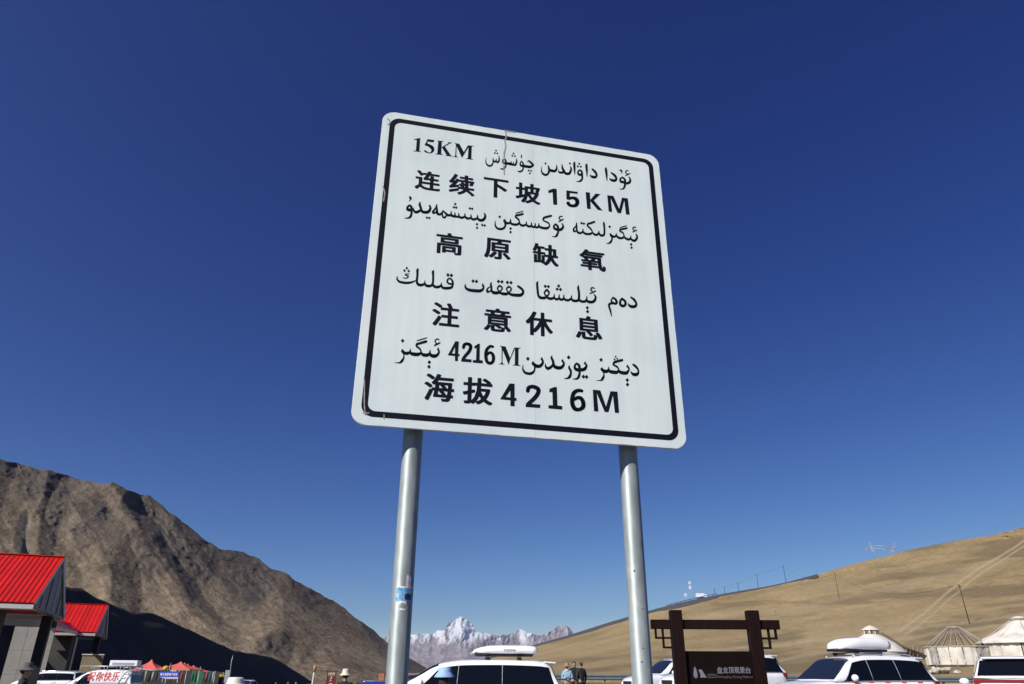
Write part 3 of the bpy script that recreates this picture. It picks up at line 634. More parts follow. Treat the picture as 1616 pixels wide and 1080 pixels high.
ad = n.nodes.new('ShaderNodeMath'); ad.operation = 'ADD'; mu = n.nodes.new('ShaderNodeMath'); mu.operation = 'MULTIPLY'; mu.inputs[1].default_value = .5
L(n1.outputs['Fac'], ad.inputs[0]); L(n2.outputs['Fac'], ad.inputs[1]); L(ad.outputs[0], mu.inputs[0]); L(mu.outputs[0], rp.inputs[0]); L(rp.outputs[0], b.inputs['Base Color'])
b.inputs['Metallic'].default_value = .25; b.inputs['Roughness'].default_value = .5; b.inputs['Specular IOR Level'].default_value = .35
bp = n.nodes.new('ShaderNodeBump'); bp.inputs['Strength'].default_value = .15; bp.inputs['Distance'].default_value = .002; L(n1.outputs['Fac'], bp.inputs['Height']); L(bp.outputs[0], b.inputs['Normal'])
PR = .0415
posts_u = [to_board(650, 690)[0] + .012, to_board(990.5, 706)[0] + .036]
PY_ = .045 + PR
for k, u in enumerate(posts_u):
    p = MB(); p.lathe([(PR, -.3), (PR, zb + BH * .5), (PR, zb + BH - .08)], 40, (u, PY_, 0), cap=True); po = p.build('post', gal, sign)
    if k == 1: po['label'] = 'right hand galvanised post with small dark scuffs'
    else: po['label'] = 'left hand galvanised post with torn blue sticker'
    if k == 0:
        # torn sticker, curved round the post
        def patch(name, a0, a1, zc, z0, z1, m_, jag=.004, off=.0008):
            vv, ff = [], []
            for i in range(13):
                a = R(a0 + (a1 - a0) * i / 12)
                for z in (z0 + random.uniform(-jag, jag), (z0 + z1) / 2, z1 + random.uniform(-jag, jag)):
                    vv.append((u + (PR + off) * math.sin(a), PY_ - (PR + off) * math.cos(a), zc + z))
                if i: q = (i - 1) * 3; ff += [(q, q + 3, q + 4, q + 1), (q + 1, q + 4, q + 5, q + 2)]
            return mesh(name, vv, ff, m_, po)
        def zpost(py):
            d_ = ray(636, py); c = sign.location; p0 = Vector((c.x, c.y, 0)) + bu * u - bn * (PY_ - PR); t = (p0 - CAM).dot(bn) / d_.dot(bn); return (CAM + d_ * t).z
        zs = zpost(938); k_ = (zpost(928) - zpost(949)) / 2
        patch('sticker', -40, 48, zs, -k_, k_, mat('blue_sticker', (.03, .22, .55), .5, col2=(.38, .58, .72), var=.1, scale=70), .002)
        patch('sticker_residue', -30, 55, zs, k_ - .003, k_ + .006, mat('paper_residue', (.75, .74, .72), .8, var=.2, scale=60), .003, .0005)
        patch('sticker_residue', 12, 40, zs + k_, .0, .045, MATS['paper_residue'], .006, .0005)
        patch('sticker_residue', -22, 20, zs - k_, -.010, .002, MATS['paper_residue'], .004, .0005)
        patch('sticker_residue', -18, 18, zpost(962), -.003, .003, MATS['paper_residue'], .001, .0005)
        patch('sticker_print', 8, 46, zs, -k_ * .8, k_ * .15, mat('dark_print', (.01, .03, .1), .5), .003, .0014)
    else:
        mb = MB()
        for (a, z, h) in ((-20, 1.55, .006), (-8, 1.60, .004), (-30, 1.9, .008), (5, 1.75, .004)): mb.box((u + PR * math.sin(R(a)), PY_ - PR * math.cos(R(a)), z), (.006, .0012, h), M=Matrix.Rotation(R(a), 3, 'Z'))
        mb.build('scuff', mat('scuff_dark', (.08, .08, .08), .8), po)['kind'] = 'stuff'
for z in (.22, .85, 1.46):      # slotted rails and clamps behind the board
    r_ = MB().box((BW / 2, .018, zb + z), (BW * .94, .024, .05), bev=.003).build('rail', alu, sign)
    for u in posts_u:
        MB().lathe([(PR + .002, -.02), (PR + .007, -.018), (PR + .007, .018), (PR + .002, .02)], 28, (u, PY_, zb + z)).build('clamp', gal, sign)

# ------------------------------------------------------------------ brown scenic-spot sign
maroon = mat('shaded_maroon_steel', (.010, .0022, .002), .65, spec=.15, var=.35, scale=6, bump=.2, bscale=40, stretch=(4, 4, .6))  # painted steel; shade on the front is put into the dark base colour
c = pt(1133, 1000, 11.0); g0 = G(c.x, 11)
ps = thing('scenic_sign', 'shade-darkened maroon steel name board with cross beam and fretwork brackets, right of the tall posts', 'sign', (c.x, 11.0, g0), R(-2))
def sxy(px_, py_): return pt(px_, py_, 11.0).x - c.x
def sx_(px_): return (pt(px_, 1000, 11.0).x - c.x)
def sz_(py_, px_=1130): return pt(px_, py_, 11.0).z - g0
xL, xR = (pt(1067.5, 986, 11.0).x - c.x), (pt(1188, 986, 11.0).x - c.x); pw = .165
zt = sz_(958); zbm = sz_(986)
for x_ in (xL, xR): MB().box((x_, 0, (zt - .1) / 2 - .05), (pw, pw, zt + .1), bev=.006).build('post', maroon, ps)
MB().box(((xL + xR) / 2, 0, zbm), (xR - xL + pw + .56, .10, .125), bev=.005).build('cross_beam', maroon, ps)
for sgn, x_ in ((-1, xL), (1, xR)):
    f_ = MB(); a = x_ + sgn * pw / 2; t_ = .026; z1 = zbm - .0625
    def bar(xa, xb, za, zc): f_.box(((xa + xb) / 2, 0, (za + zc) / 2), (abs(xb - xa), .05, abs(zc - za)))
    for off in (.105, .205): bar(a + sgn * off, a + sgn * (off + t_), z1, z1 - (.128 if off > .15 else .255))
    bar(a, a + sgn * .230, z1 - .105, z1 - .131); bar(a, a + sgn * .130, z1 - .23, z1 - .256)
    f_.build('fretwork_bracket', maroon, ps)
zp = sz_(1028)
MB().box(((xL + xR) / 2, 0, (zp + .35) / 2), (xR - xL - pw + .01, .06, zp - .35), bev=.004).build('name_board', mat('dark_board', (.006, .0025, .002), .7, spec=.1, var=.3, scale=5), ps)
silver = mat('silver_lettering', (.17, .17, .21), .6)
mb = MB()
for i, ch in enumerate('盘龙顶观景台'):
    cxp = 1135 + i * (1179 - 1135) / 5; add_glyph(mb, ch, sxy(cxp, 1058), sz_(1058, cxp),   .074, .080, .0014, -.034, 0, .0001)
mb.build('chinese_lettering', silver, ps)
mb = MB(); vs, fs = glyph_mesh('Panlongding Viewing Platform'); xs = [p[0] for p in vs]; k_ = (sxy(1186, 1068) - sxy(1131, 1068)) / (max(xs) - min(xs))
mb.raw([(sxy(1131, 1068) + p[0] * k_, -.034, sz_(1070) + p[1] * k_ * 1.1) for p in vs], fs); mb.build('latin_lettering', mat('dull_lettering', (.12, .09, .09), .6), ps)
mb = MB(); X_ = lambda a: sxy(1000 + a / 6.215, 1061); Z_ = lambda b_: sz_(940 + b_ / 6.215)
fir = [(600, 695), (585, 740), (592, 738), (580, 762), (590, 760), (576, 785), (590, 782), (580, 805), (598, 800), (600, 818), (606, 818), (608, 802), (625, 806), (615, 784), (627, 782), (614, 760), (622, 758), (612, 738), (618, 738)]
def fl(pts): 
    v_ = [Vector((X_(p[0]), Z_(p[1]), 0)) for p in pts]; t = tessellate_polygon([v_]); mb.raw([(q.x, -.034, q.y) for q in v_], t)
fl(fir); fl([(634, 728), (668, 728), (673, 742), (708, 806), (645, 806), (650, 780)])
for r_ in (774, 790, 806):
    for k in range(6):
        x0 = 716 + k * 15; mb.raw([(X_(x0), -.034, Z_(r_)), (X_(x0 + 7.5), -.034, Z_(r_ - 5)), (X_(x0 + 15), -.034, Z_(r_)), (X_(x0 + 15), -.034, Z_(r_ + 3)), (X_(x0 + 7.5), -.034, Z_(r_ - 2)), (X_(x0), -.034, Z_(r_ + 3))], [(0, 1, 4, 5), (1, 2, 3, 4)])
mb.build('emblem', silver, ps)

#@@PART2@@
# ------------------------------------------------------------------ haze
hz = MB().box((0, 0, 2560), (142000, 142000, 5290)); hm_ = bpy.data.materials.new('thin_haze'); hm_.use_nodes = True; n = hm_.node_tree
for q in list(n.nodes):
    if q.type == 'BSDF_PRINCIPLED': n.nodes.remove(q)
pv = n.nodes.new('ShaderNodeVolumePrincipled'); pv.inputs['Color'].default_value = (.55, .74, 1, 1); pv.inputs['Density'].default_value = 8e-6; pv.inputs['Anisotropy'].default_value = .45
n.links.new(pv.outputs[0], [q for q in n.nodes if q.type == 'OUTPUT_MATERIAL'][0].inputs['Volume'])
h_ = hz.build('haze', hm_); h_['kind'] = 'stuff'

# ------------------------------------------------------------------ red-roofed buildings
red = mat('red_metal_roof', (.60, .014, .008), .42, var=.06, scale=.6, bump=.05, bscale=8)
_n = red.node_tree; _b = _n.nodes['Principled BSDF']; _oi = _n.nodes.new('ShaderNodeObjectInfo'); _mr = _n.nodes.new('ShaderNodeMapRange'); _mr.inputs[3].default_value = .80; _mr.inputs[4].default_value = 1.08
_n.links.new(_oi.outputs['Random'], _mr.inputs[0]); _vm = _n.nodes.new('ShaderNodeVectorMath'); _vm.operation = 'SCALE'; _src = _b.inputs['Base Color'].links[0].from_socket
_n.links.new(_src, _vm.inputs[0]); _n.links.new(_mr.outputs[0], _vm.inputs['Scale']); _n.links.new(_vm.outputs[0], _b.inputs['Base Color'])
wallg = mat('grey_render', (.085, .085, .075), .85, var=.25, scale=.7, bump=.3, bscale=14)
creamw = mat('lightened_cream_panel', (.62, .58, .47), .8, var=.08, scale=1.5)  # cream lightened so the shaded link wall looks sunlit
greym = mat('grey_metal_cladding', (.17, .165, .165), .5, .3, var=.15, scale=1.2, stretch=(1, 1, .3))
white = mat('white_trim', (.6, .58, .57), .55, var=.06, scale=3)
dglass = mat('dark_window', (.012, .014, .016), .12, spec=.6)
darkp = mat('dark_pillar', (.02, .02, .022), .6, var=.2, scale=4)
def red_building(label, Epx, Rpx, Kpx, YE, YK, length, group=None, wins=()):
    E, K = pt(*Epx, YE), pt(*Kpx, YK)
    gd = Vector((K.x - E.x, K.y - E.y, 0)); span = gd.length; gd.normalize()
    rd = Vector((gd.y, -gd.x, 0))                       # ridge direction, to the right
    mid = (E + K) / 2; ze = (E.z + K.z) / 2
    Rg = pt(*Rpx, mid.y); zr = Rg.z
    gnd = G(mid.x, mid.y)
    # local frame: x = ridge direction (right end at 0, building runs to -length), y = away from the camera, z up
    rz = math.atan2(rd.y, rd.x)
    b = thing('red_roof_building', label, 'building', (mid.x, mid.y, gnd), rz)
    ze -= gnd; zr -= gnd; hs = span / 2
    sl = math.atan2(zr - ze, hs); ln = math.hypot(hs, zr - ze)
    # roof panels, one object per standing-seam sheet, sharing two meshes
    pw_ = .29 if YE < 60 else .4; n_ = int(length / pw_)
    for side in (-1, 1):
        rM = Matrix.Rotation(sl * -side, 3, 'X')
        m0 = MB(); m0.box((0, 0, 0), (pw_ - .004, ln, .03)); m0.box((-pw_ / 2 + .02, 0, .03), (.028, ln, .045))
        me = None
        for k in range(n_):
            if me is None: o = m0.build('roof_panel', red, b); me = o.data
            else: o = add('roof_panel', me, b)
            o.location = (-pw_ / 2 - k * pw_, side * hs / 2, (ze + zr) / 2 + .05); o.rotation_euler = (sl * -side, 0, 0)
    MB().box((-n_ * pw_ / 2, 0, zr + .09), (n_ * pw_ + .06, .34, .05)).build('ridge_cap', red, b)
    for side in (-1, 1):
        MB().box((-n_ * pw_ / 2, side * (hs - .02), ze - .17), (n_ * pw_, .06, .24)).build('eave_fascia', white, b)
    MB().box((-n_ * pw_ / 2, -hs + .55, ze - .28), (n_ * pw_ - .1, 1.1, .05)).build('soffit', white, b)
    # boxed gable end: slanted fascias, recessed cladding with standing battens, bottom lip
    for side in (-1, 1):
        MB().box((0.03, side * hs / 2, (ze + zr) / 2 - .12), (.08, ln, .28), M=Matrix.Rotation(sl * -side, 3, 'X')).build('gable_fascia', white if side > 0 else greym, b)
    zb_ = ze - .12
    v_ = [(-.06, -hs + .05, zb_), (-.06, -hs + .05, ze - .02), (-.06, 0, zr - .03), (-.06, hs - .05, ze - .02), (-.06, hs - .05, zb_)]
    mesh('gable_cladding', v_ + [(x - .2, y, z) for x, y, z in v_], [(0, 4, 3, 2, 1), (5, 6, 7, 8, 9)] + [(i, (i + 1) % 5, 5 + (i + 1) % 5, 5 + i) for i in range(5)], greym, b)
    for y_ in (-hs * .62, -hs * .25, hs * .12, hs * .45, hs * .72):
        top = ze + (zr - ze) * (1 - abs(y_) / hs) - .22
        MB().box((-.03, y_, (top + zb_) / 2), (.05, .10, top - zb_)).build('gable_batten', white if y_ == hs * .12 else greym, b)
    MB().box((-.25, .0, zb_ - .04), (.5, span - .3, .08)).build('gable_lip', greym, b)
    # walls
    wt = ze - .1; x1 = -2.4; yf = -hs + 1.9; yb = yf + 3.0
    MB().box(((x1 - length) / 2, yf, wt / 2 - .2), (length + x1, .3, wt + .4)).build('front_wall', wallg, b)
    MB().box((x1 - .15, (yf + yb) / 2 + .15, wt / 2 - .2), (.3, yb - yf - .3, wt + .4)).build('end_wall', wallg, b)
    MB().box(((x1 - length) / 2, yb + .15, wt / 2 - .2), (length + x1, .3, wt + .4)).build('back_wall', wallg, b)
    for x_, w_ in ((x1 + .02, .35), (x1 - 3.1, .3), (x1 - 6.2, .3)):
        MB().box((x_, yf - .2, wt / 2), (w_, .16, wt)).build('buttress', wallg, b)
    for k in range(8):
        x_ = x1 - .9 - k * .72 - (.35 if k % 4 == 0 else 0)
        wf = MB().box((x_, yf - .16, 1.45), (.30, .06, 2.1)).build('window', darkp, b)
        MB().box((x_, yf - .194, 1.45), (.22, .006, 2.0)).build('pane', dglass, wf)
    MB().box((-.75, hs - 1.3, zb_ / 2), (.62, .62, zb_)).build('corner_pillar', darkp, b)
    return b, rd, gd, mid, gnd, ze
red_building('nearer building with bright red standing-seam roof cut by the left edge', (54, 953), (102, 881), (101, 972), 45.5, 55.4, 8.6)
red_building('farther small building with bright red roof, behind the nearer red-roofed one', (151, 999), (171, 956), (168, 1006), 80, 90.5, 5.4)
# low cream link wall between them, with its red canopy
a, b_ = pt(24, 989, 66), pt(84, 1003, 67.5); g0 = G(a.x, a.y)
lw = thing('link_building', 'low cream walled passage between the two red-roofed buildings, cream lightened for sunlight', 'building', (a.x, a.y, g0), math.atan2(b_.y - a.y, b_.x - a.x))
Ln = (b_ - a).length; hh = a.z - g0
for k in range(3):
    for j in range(3): MB().box((Ln / 3 * (k + .5), 0, hh / 3 * (j + .5)), (Ln / 3 - .02, .25, hh / 3 - .015)).build('wall_panel', creamw, lw)
MB().box((Ln / 2, 1.0, hh / 2 - .02), (Ln, 1.6, hh - .04)).build('wall', wallg, lw)
MB().box((Ln / 2, 1.0, hh + .05), (Ln, 1.5, .1)).build('coping', wallg, lw)
MB().box((Ln / 2 - .5, 1.1, hh + 1.35), (Ln + 1, 1.2, 2.5)).build('eave_shade_box', wallg, lw)  # dark box added to stand for the shade under the nearer eave
p0, p1, p2, p3 = pt(74, 981, 66), pt(124, 995, 79), pt(112, 984, 81), pt(84, 975, 68)
cn = thing('lean_to_roof', 'short red lean-to roof with white underside, in front of the farther red roof', 'roof', (p0.x, p0.y, p0.z))
vv = [p - p0 for p in (p0, p1, p2, p3)]
mesh('red_sheet', vv + [p - Vector((0, 0, .12)) for p in vv], [(0, 1, 2, 3), (7, 6, 5, 4), (0, 4, 5, 1), (1, 5, 6, 2), (2, 6, 7, 3), (3, 7, 4, 0)], red, cn)
vv = [p - Vector((0, 0, .14)) for p in vv]
mesh('fascia', vv + [p - Vector((0, 0, .3)) for p in vv], [(0, 1, 2, 3), (7, 6, 5, 4), (0, 4, 5, 1), (1, 5, 6, 2), (2, 6, 7, 3), (3, 7, 4, 0)], white, cn)
for q in (vv[0], vv[1]): 
    gq = G(p0.x + q.x, p0.y + q.y) - p0.z; MB().box((q.x, q.y + .2, (q.z - .3 + gq) / 2), (.18, .18, q.z - .3 - gq)).build('prop', darkp, cn)
a = pt(132, 1034, 77); g0 = G(a.x, a.y)
yw = thing('yard_wall', 'low ochre wall with coping running right from the farther red-roofed building', 'wall', (a.x, a.y, g0), R(12))
MB().box((.9, 0, (a.z - g0) / 2), (1.9, .25, a.z - g0)).build('wall', mat('ochre_wall', (.24, .19, .11), .85, var=.12, scale=2), yw)
MB().box((.9, 0, a.z - g0 + .05), (2.0, .4, .1)).build('coping', creamw, yw)

# ------------------------------------------------------------------ vehicles
pw_white = mat('white_car_paint', (.78, .79, .82), .28, coat=.6, var=.015, scale=3)
glass = mat('tinted_glass', (.004, .005, .009), .07, spec=.32)
wsg = mat('windscreen_glass', (.012, .016, .028), .04, spec=.9)
rub = mat('tyre_rubber', (.02, .02, .02), .85); rimm = mat('alloy_rim', (.5, .5, .52), .3, .8)
blk = mat('black_plastic', (.018, .018, .02), .5); redl = mat('red_lamp', (.22, .008, .01), .2, coat=.5); clr = mat('clear_lamp', (.55, .57, .6), .12, coat=.6)
chrome = mat('chrome', (.7, .7, .72), .15, .95); plate = mat('blue_plate', (.02, .06, .3), .5)
SPEC = {
 'mpv': dict(L=4.85, W=1.85, cowl=(.95, 1.1), wt=(1.85, 1.62), rt=(4.6, 1.66), rb=(4.83, 1.13), nose=.8, wins=[(1.4, 2.335, 1.9, 2.365), (2.35, 3.435, 2.38, 3.435), (3.45, 4.75, 3.45, 4.58)], top=1.72),
 'suv': dict(L=4.8, W=1.9, cowl=(1.25, 1.14), wt=(2.0, 1.72), rt=(4.45, 1.76), rb=(4.72, 1.16), nose=.92, wins=[(1.52, 2.53, 2.06, 2.53), (2.545, 3.48, 2.545, 3.45), (3.495, 4.64, 3.465, 4.42)], top=1.83),
 'suv_high_tail': dict(L=4.8, W=1.9, cowl=(1.25, 1.14), wt=(2.0, 1.72), rt=(4.5, 1.78), rb=(4.76, 1.30), nose=.92, wins=[(1.52, 2.53, 2.06, 2.53), (2.545, 3.48, 2.545, 3.45), (3.495, 4.6, 3.465, 4.42)], top=1.84),
 'van': dict(L=4.4, W=1.78, cowl=(.95, 1.12), wt=(1.75, 1.70), rt=(4.2, 1.78), rb=(4.34, 1.1), nose=.8, wins=[(1.3, 2.15, 1.72, 2.15)], top=1.84),
 'estate': dict(L=4.6, W=1.8, cowl=(1.1, 1.0), wt=(1.75, 1.5), rt=(4.1, 1.5), rb=(4.5, .98), nose=.75, wins=[(1.5, 2.2, 1.82, 2.22), (2.29, 3.15, 2.3, 3.12), (3.22, 4.2, 3.22, 3.98)], top=1.55),
 'pickup': dict(L=5.2, W=1.85, cowl=(1.35, 1.1), wt=(1.95, 1.66), rt=(2.95, 1.68), rb=(3.35, 1.12), nose=.9, wins=[(1.75, 2.3, 2.05, 2.3), (2.37, 3.1, 2.38, 2.95)], top=1.72),
 'jeep': dict(L=4.3, W=1.85, cowl=(1.5, 1.2), wt=(1.75, 1.75), rt=(4.1, 1.78), rb=(4.22, 1.18), nose=1.05, wins=[(1.75, 2.5, 1.86, 2.5), (2.6, 3.3, 2.6, 3.3), (3.4, 4.1, 3.4, 4.05)], top=1.84)}
def car(kind, label, cat, x, y, head, paint=None, z=None, group=None, bonnet=None, rails=True, name=None):
    """head: direction the car faces, degrees from +X"""
    sp = SPEC[kind]; paint = paint or pw_white; L, W = sp['L'], sp['W']; hw = W / 2
    root = thing(name or 'parked_car', label, cat, (x, y, G(x, y) if z is None else z), R(head) + math.pi, group)
    cx, cz = sp['cowl']; tx, tz = sp['wt']; rx, rz_ = sp['rt']; bx, bz = sp['rb']; top = sp['top']
    RP = [(cx, cz), (cx + (tx - cx) * .5, cz + (tz - cz) * .56), (tx, tz), (tx + (rx - tx) * .25, top - .01), (tx + (rx - tx) * .55, top), (rx - .3, (top + rz_) / 2 + .01), (rx, rz_), (rx + (bx - rx) * .5, rz_ + (bz - rz_) * .46), (bx, bz)]
    def sm(x_, P_2):
        xs = [p[0] for p in P_2]; zs = [p[1] for p in P_2]
        if x_ <= xs[0]: return zs[0]
        if x_ >= xs[-1]: return zs[-1]
        i = max(j for j in range(len(xs) - 1) if xs[j] <= x_); h = xs[i + 1] - xs[i]; t = (x_ - xs[i]) / h
        def sl_(k):
            if k == 0: return (zs[1] - zs[0]) / (xs[1] - xs[0])
            if k == len(xs) - 1: return (zs[k] - zs[k - 1]) / (xs[k] - xs[k - 1])
            if (zs[k + 1] - zs[k]) * (zs[k] - zs[k - 1]) <= 0: return 0.0
            a_, b_ = (zs[k] - zs[k - 1]) / (xs[k] - xs[k - 1]), (zs[k + 1] - zs[k]) / (xs[k + 1] - xs[k]); return 2 * a_ * b_ / (a_ + b_)
        return (2 * t ** 3 - 3 * t * t + 1) * zs[i] + (t ** 3 - 2 * t * t + t) * h * sl_(i) + (-2 * t ** 3 + 3 * t * t) * zs[i + 1] + (t ** 3 - t * t) * h * sl_(i + 1)
    roof = lambda x_: sm(x_, RP)
    belt = lambda x_: cz - .02 + (bz - cz + .02) * max(0, (x_ - cx)) / (bx - cx)
    hoodp = [(0, sp['nose'] - .3), (.06, sp['nose'] - .08), (.25, sp['nose'] + .06), (cx * .6, cz - .06), (cx, cz - .01)]
    bed = kind == 'pickup'
    def topz(x_): return sm(x_, hoodp) if x_ < cx else (belt(x_) if x_ < bx else (bz - .0 if not bed else .98))
    def wid(x_):
        f_ = 1 - .16 * max(0, 1 - x_ / .5) ** 2 - .10 * max(0, 1 - (L - x_) / .35) ** 2; return hw * f_
    st = [0, .03, .08, .18, .35, .6, .85] + list(np.linspace(cx, L - .3, 12)) + [L - .15, L - .05, L]
    v_, f_ = [], []
    for x_ in st:
        t = topz(x_); w_ = wid(x_)
        if x_ >= L - .05: t -= .05
        if x_ == L: t -= .12
        half = [(0, t + .025), (.5 * w_, t + .02), (.84 * w_, t - .0), (.95 * w_, t - .05), (1.0 * w_, t - .2), (w_ * .995, .62), (w_ * .985, .42), (.92 * w_, .27), (.4 * w_, .24)]
        ring = half + [(-a, b) for a, b in half[::-1] if a > 0]
        for a, b in ring: v_.append((x_, a, b))
    m_ = len(ring)
    for i in range(len(st) - 1):
        for j in range(m_): q = (j + 1) % m_; f_.append((i * m_ + j, i * m_ + q, (i + 1) * m_ + q, (i + 1) * m_ + j))
    f_.append(tuple(reversed(range(m_)))); f_.append(tuple((len(st) - 1) * m_ + j for j in range(m_)))
    def off(P): return [(p[0] - L / 2, p[1], p[2]) for p in P]
    mesh('body', off(v_), f_, paint, root, True)
    yb = .93 * hw
    def ed(x_): return min(.11, max(.0, roof(x_) - belt(x_)) * .35)
    def ye(x_): return hw * (.93 - .20 * min(1, max(0, (roof(x_) - belt(x_))) / .55))
    def sidep(x_, t, s): return Vector((x_, s * (yb + (ye(x_) - yb) * t + .02 * math.sin(math.pi * t)), belt(x_) - .03 + (roof(x_) - ed(x_) - belt(x_) + .03) * t))
    gst = list(np.linspace(cx, bx, 22)); v_, f_ = [], []
    for x_ in gst:
        e = ed(x_); half = [Vector((x_, 0, roof(x_))), Vector((x_, ye(x_) * .5, roof(x_) - .008)), Vector((x_, ye(x_) * .86, roof(x_) - e * .3))] + [sidep(x_, t, 1) for t in (1, .66, .33, 0)]
        ring = half + [Vector((x_, -p.y, p.z)) for p in half[::-1] if p.y > 0]; v_ += ring
    m_ = len(ring)
    for i in range(len(gst) - 1):
        for j in range(m_ - 1): f_.append((i * m_ + j, i * m_ + j + 1, (i + 1) * m_ + j + 1, (i + 1) * m_ + j))
        f_.append((i * m_ + m_ - 1, i * m_, (i + 1) * m_, (i + 1) * m_ + m_ - 1))
    mesh('cabin', off(v_), f_, paint, root, True)
    def gl(name, fn, nu, nv_, m__, par=root):
        v_, f_ = [], []
        for i in range(nu + 1):
            for j in range(nv_ + 1): v_.append(fn(i / nu, j / nv_))
        for i in range(nu):
            for j in range(nv_): a = i * (nv_ + 1) + j; f_.append((a, a + 1, a + nv_ + 2, a + nv_ + 1))
        return mesh(name, off(v_), f_, m__, par, True)
    for s in (1, -1):
        for (xa, xb, xc, xd) in sp['wins']:
            def fw(u, t, s=s, xa=xa, xb=xb, xc=xc, xd=xd):
                tt = .06 + .89 * t; x_ = (xa + (xb - xa) * u) * (1 - t) + (xc + (xd - xc) * u) * t; p = sidep(x_, tt, s); return Vector((p.x, p.y + s * .009, p.z + .002))
            gl('side_window', fw, 6, 4, glass)
        sw = sp['wins']
        for k, (xa, xb, xc, xd) in enumerate(sw):
            MB().box((xb + .03 - L / 2, s * hw * .998, (belt(xb) + .35) / 2 - .03), (.012, .012, belt(xb) - .45)).build('door_gap', blk, root)
            if k < 2: MB().box((xb - .15 - L / 2, s * (hw + .012), belt(xb) - .16), (.2, .03, .035), bev=.006).build('door_handle', paint, root)
        MB().ball((cx + .55 - L / 2, s * (hw + .12), belt(cx) + .09), (.07, .13, .09), 12, 8).build('mirror', paint, root)
        MB().box((.10 - L / 2 + .08, s * hw * .68, sp['nose'] - .08), (.16, .34, .15), rz=-s * .25, bev=.03).build('headlight', clr, root)
        MB().box((L - .10 - L / 2 - .03, s * hw * .86, bz - .13), (.2, .2, .24), bev=.03).build('taillight', redl, root)
        if rails: MB().tube([(tx + .2 - L / 2, s * ye(tx + .2) * .86, roof(tx + .2) - .02), (tx + .32 - L / 2, s * ye(tx + .3) * .86, roof(tx + .3) + .045), (rx - .35 - L / 2, s * ye(rx - .3) * .86, roof(rx - .3) + .045), (rx - .1 - L / 2, s * ye(rx - .1) * .86, roof(rx - .1) - .02)], .016, 6).build('roof_rail', chrome, root)
        for wx_ in (.9, L - 1.0):
            wh = MB().lathe([(.20, -.1), (.30, -.11), (.345, -.07), (.345, .07), (.30, .11), (.20, .1)], 28, (wx_ - L / 2, s * (hw - .09), .345), 'Y').build('wheel', rub, root)
            rm = MB().lathe([(.0, .06), (.07, .085), (.2, .10), (.215, .08)], 20, (wx_ - L / 2, s * (hw - .09), .345), 'Y')
            for q in rm.v: q.y = s * abs(q.y - s * (hw - .09)) + s * (hw - .09)
            rm.build('rim', rimm, wh)
    def fwind(u, t): x_ = cx + .03 + (tx - .03 - cx) * u; s_ = (t * 2 - 1); return Vector((x_ - .006, s_ * (ye(x_) - .025), roof(x_) - abs(s_) ** 3 * ed(x_) * .3 + .008))
    gl('windshield', fwind, 8, 8, wsg)
    if not bed:
        def frear(u, t): x_ = rx + .05 + (bx - .06 - rx) * u * .92; s_ = (t * 2 - 1); return Vector((x_ + .012, s_ * (ye(x_) - .055), roof(x_) - abs(s_) ** 3 * ed(x_) * .3 + .010))
        gl('rear_window', frear, 6, 8, glass)
        MB().box((rx + .02 - L / 2, 0, rz_ - .012), (.3, W * .66, .04), M=Matrix.Rotation(R(4), 3, 'Y'), bev=.014).build('spoiler', paint, root)
    else:
        MB().box((4.2 - L / 2, 0, 1.0), (1.7, W * .78, .02)).build('cargo_cover', blk, root)
    MB().box((.0 - L / 2, 0, sp['nose'] - .14), (.06, W * .42, .14), bev=.015).build('grille', blk, root)
    MB().box((-.02 - L / 2, 0, .42), (.12, W * .84, .2), bev=.04).build('front_bumper', blk, root)
    MB().box((L / 2 + .01, 0, .48), (.12, W * .86, .22), bev=.04).build('rear_bumper', paint, root)
    MB().box((L / 2 + .0, 0, .82), (.03, .44, .14)).build('number_plate', plate, root)
    if bonnet: MB().box((.55 - L / 2, 0, cz - .08), (.75, W * .8, .05), M=Matrix.Rotation(R(-12), 3, 'Y'), bev=.02).build('bonnet_cover', bonnet, root)
    return root, dict(roof=roof, ye=ye, L=L, belt=belt, hw=hw, side=sidep)

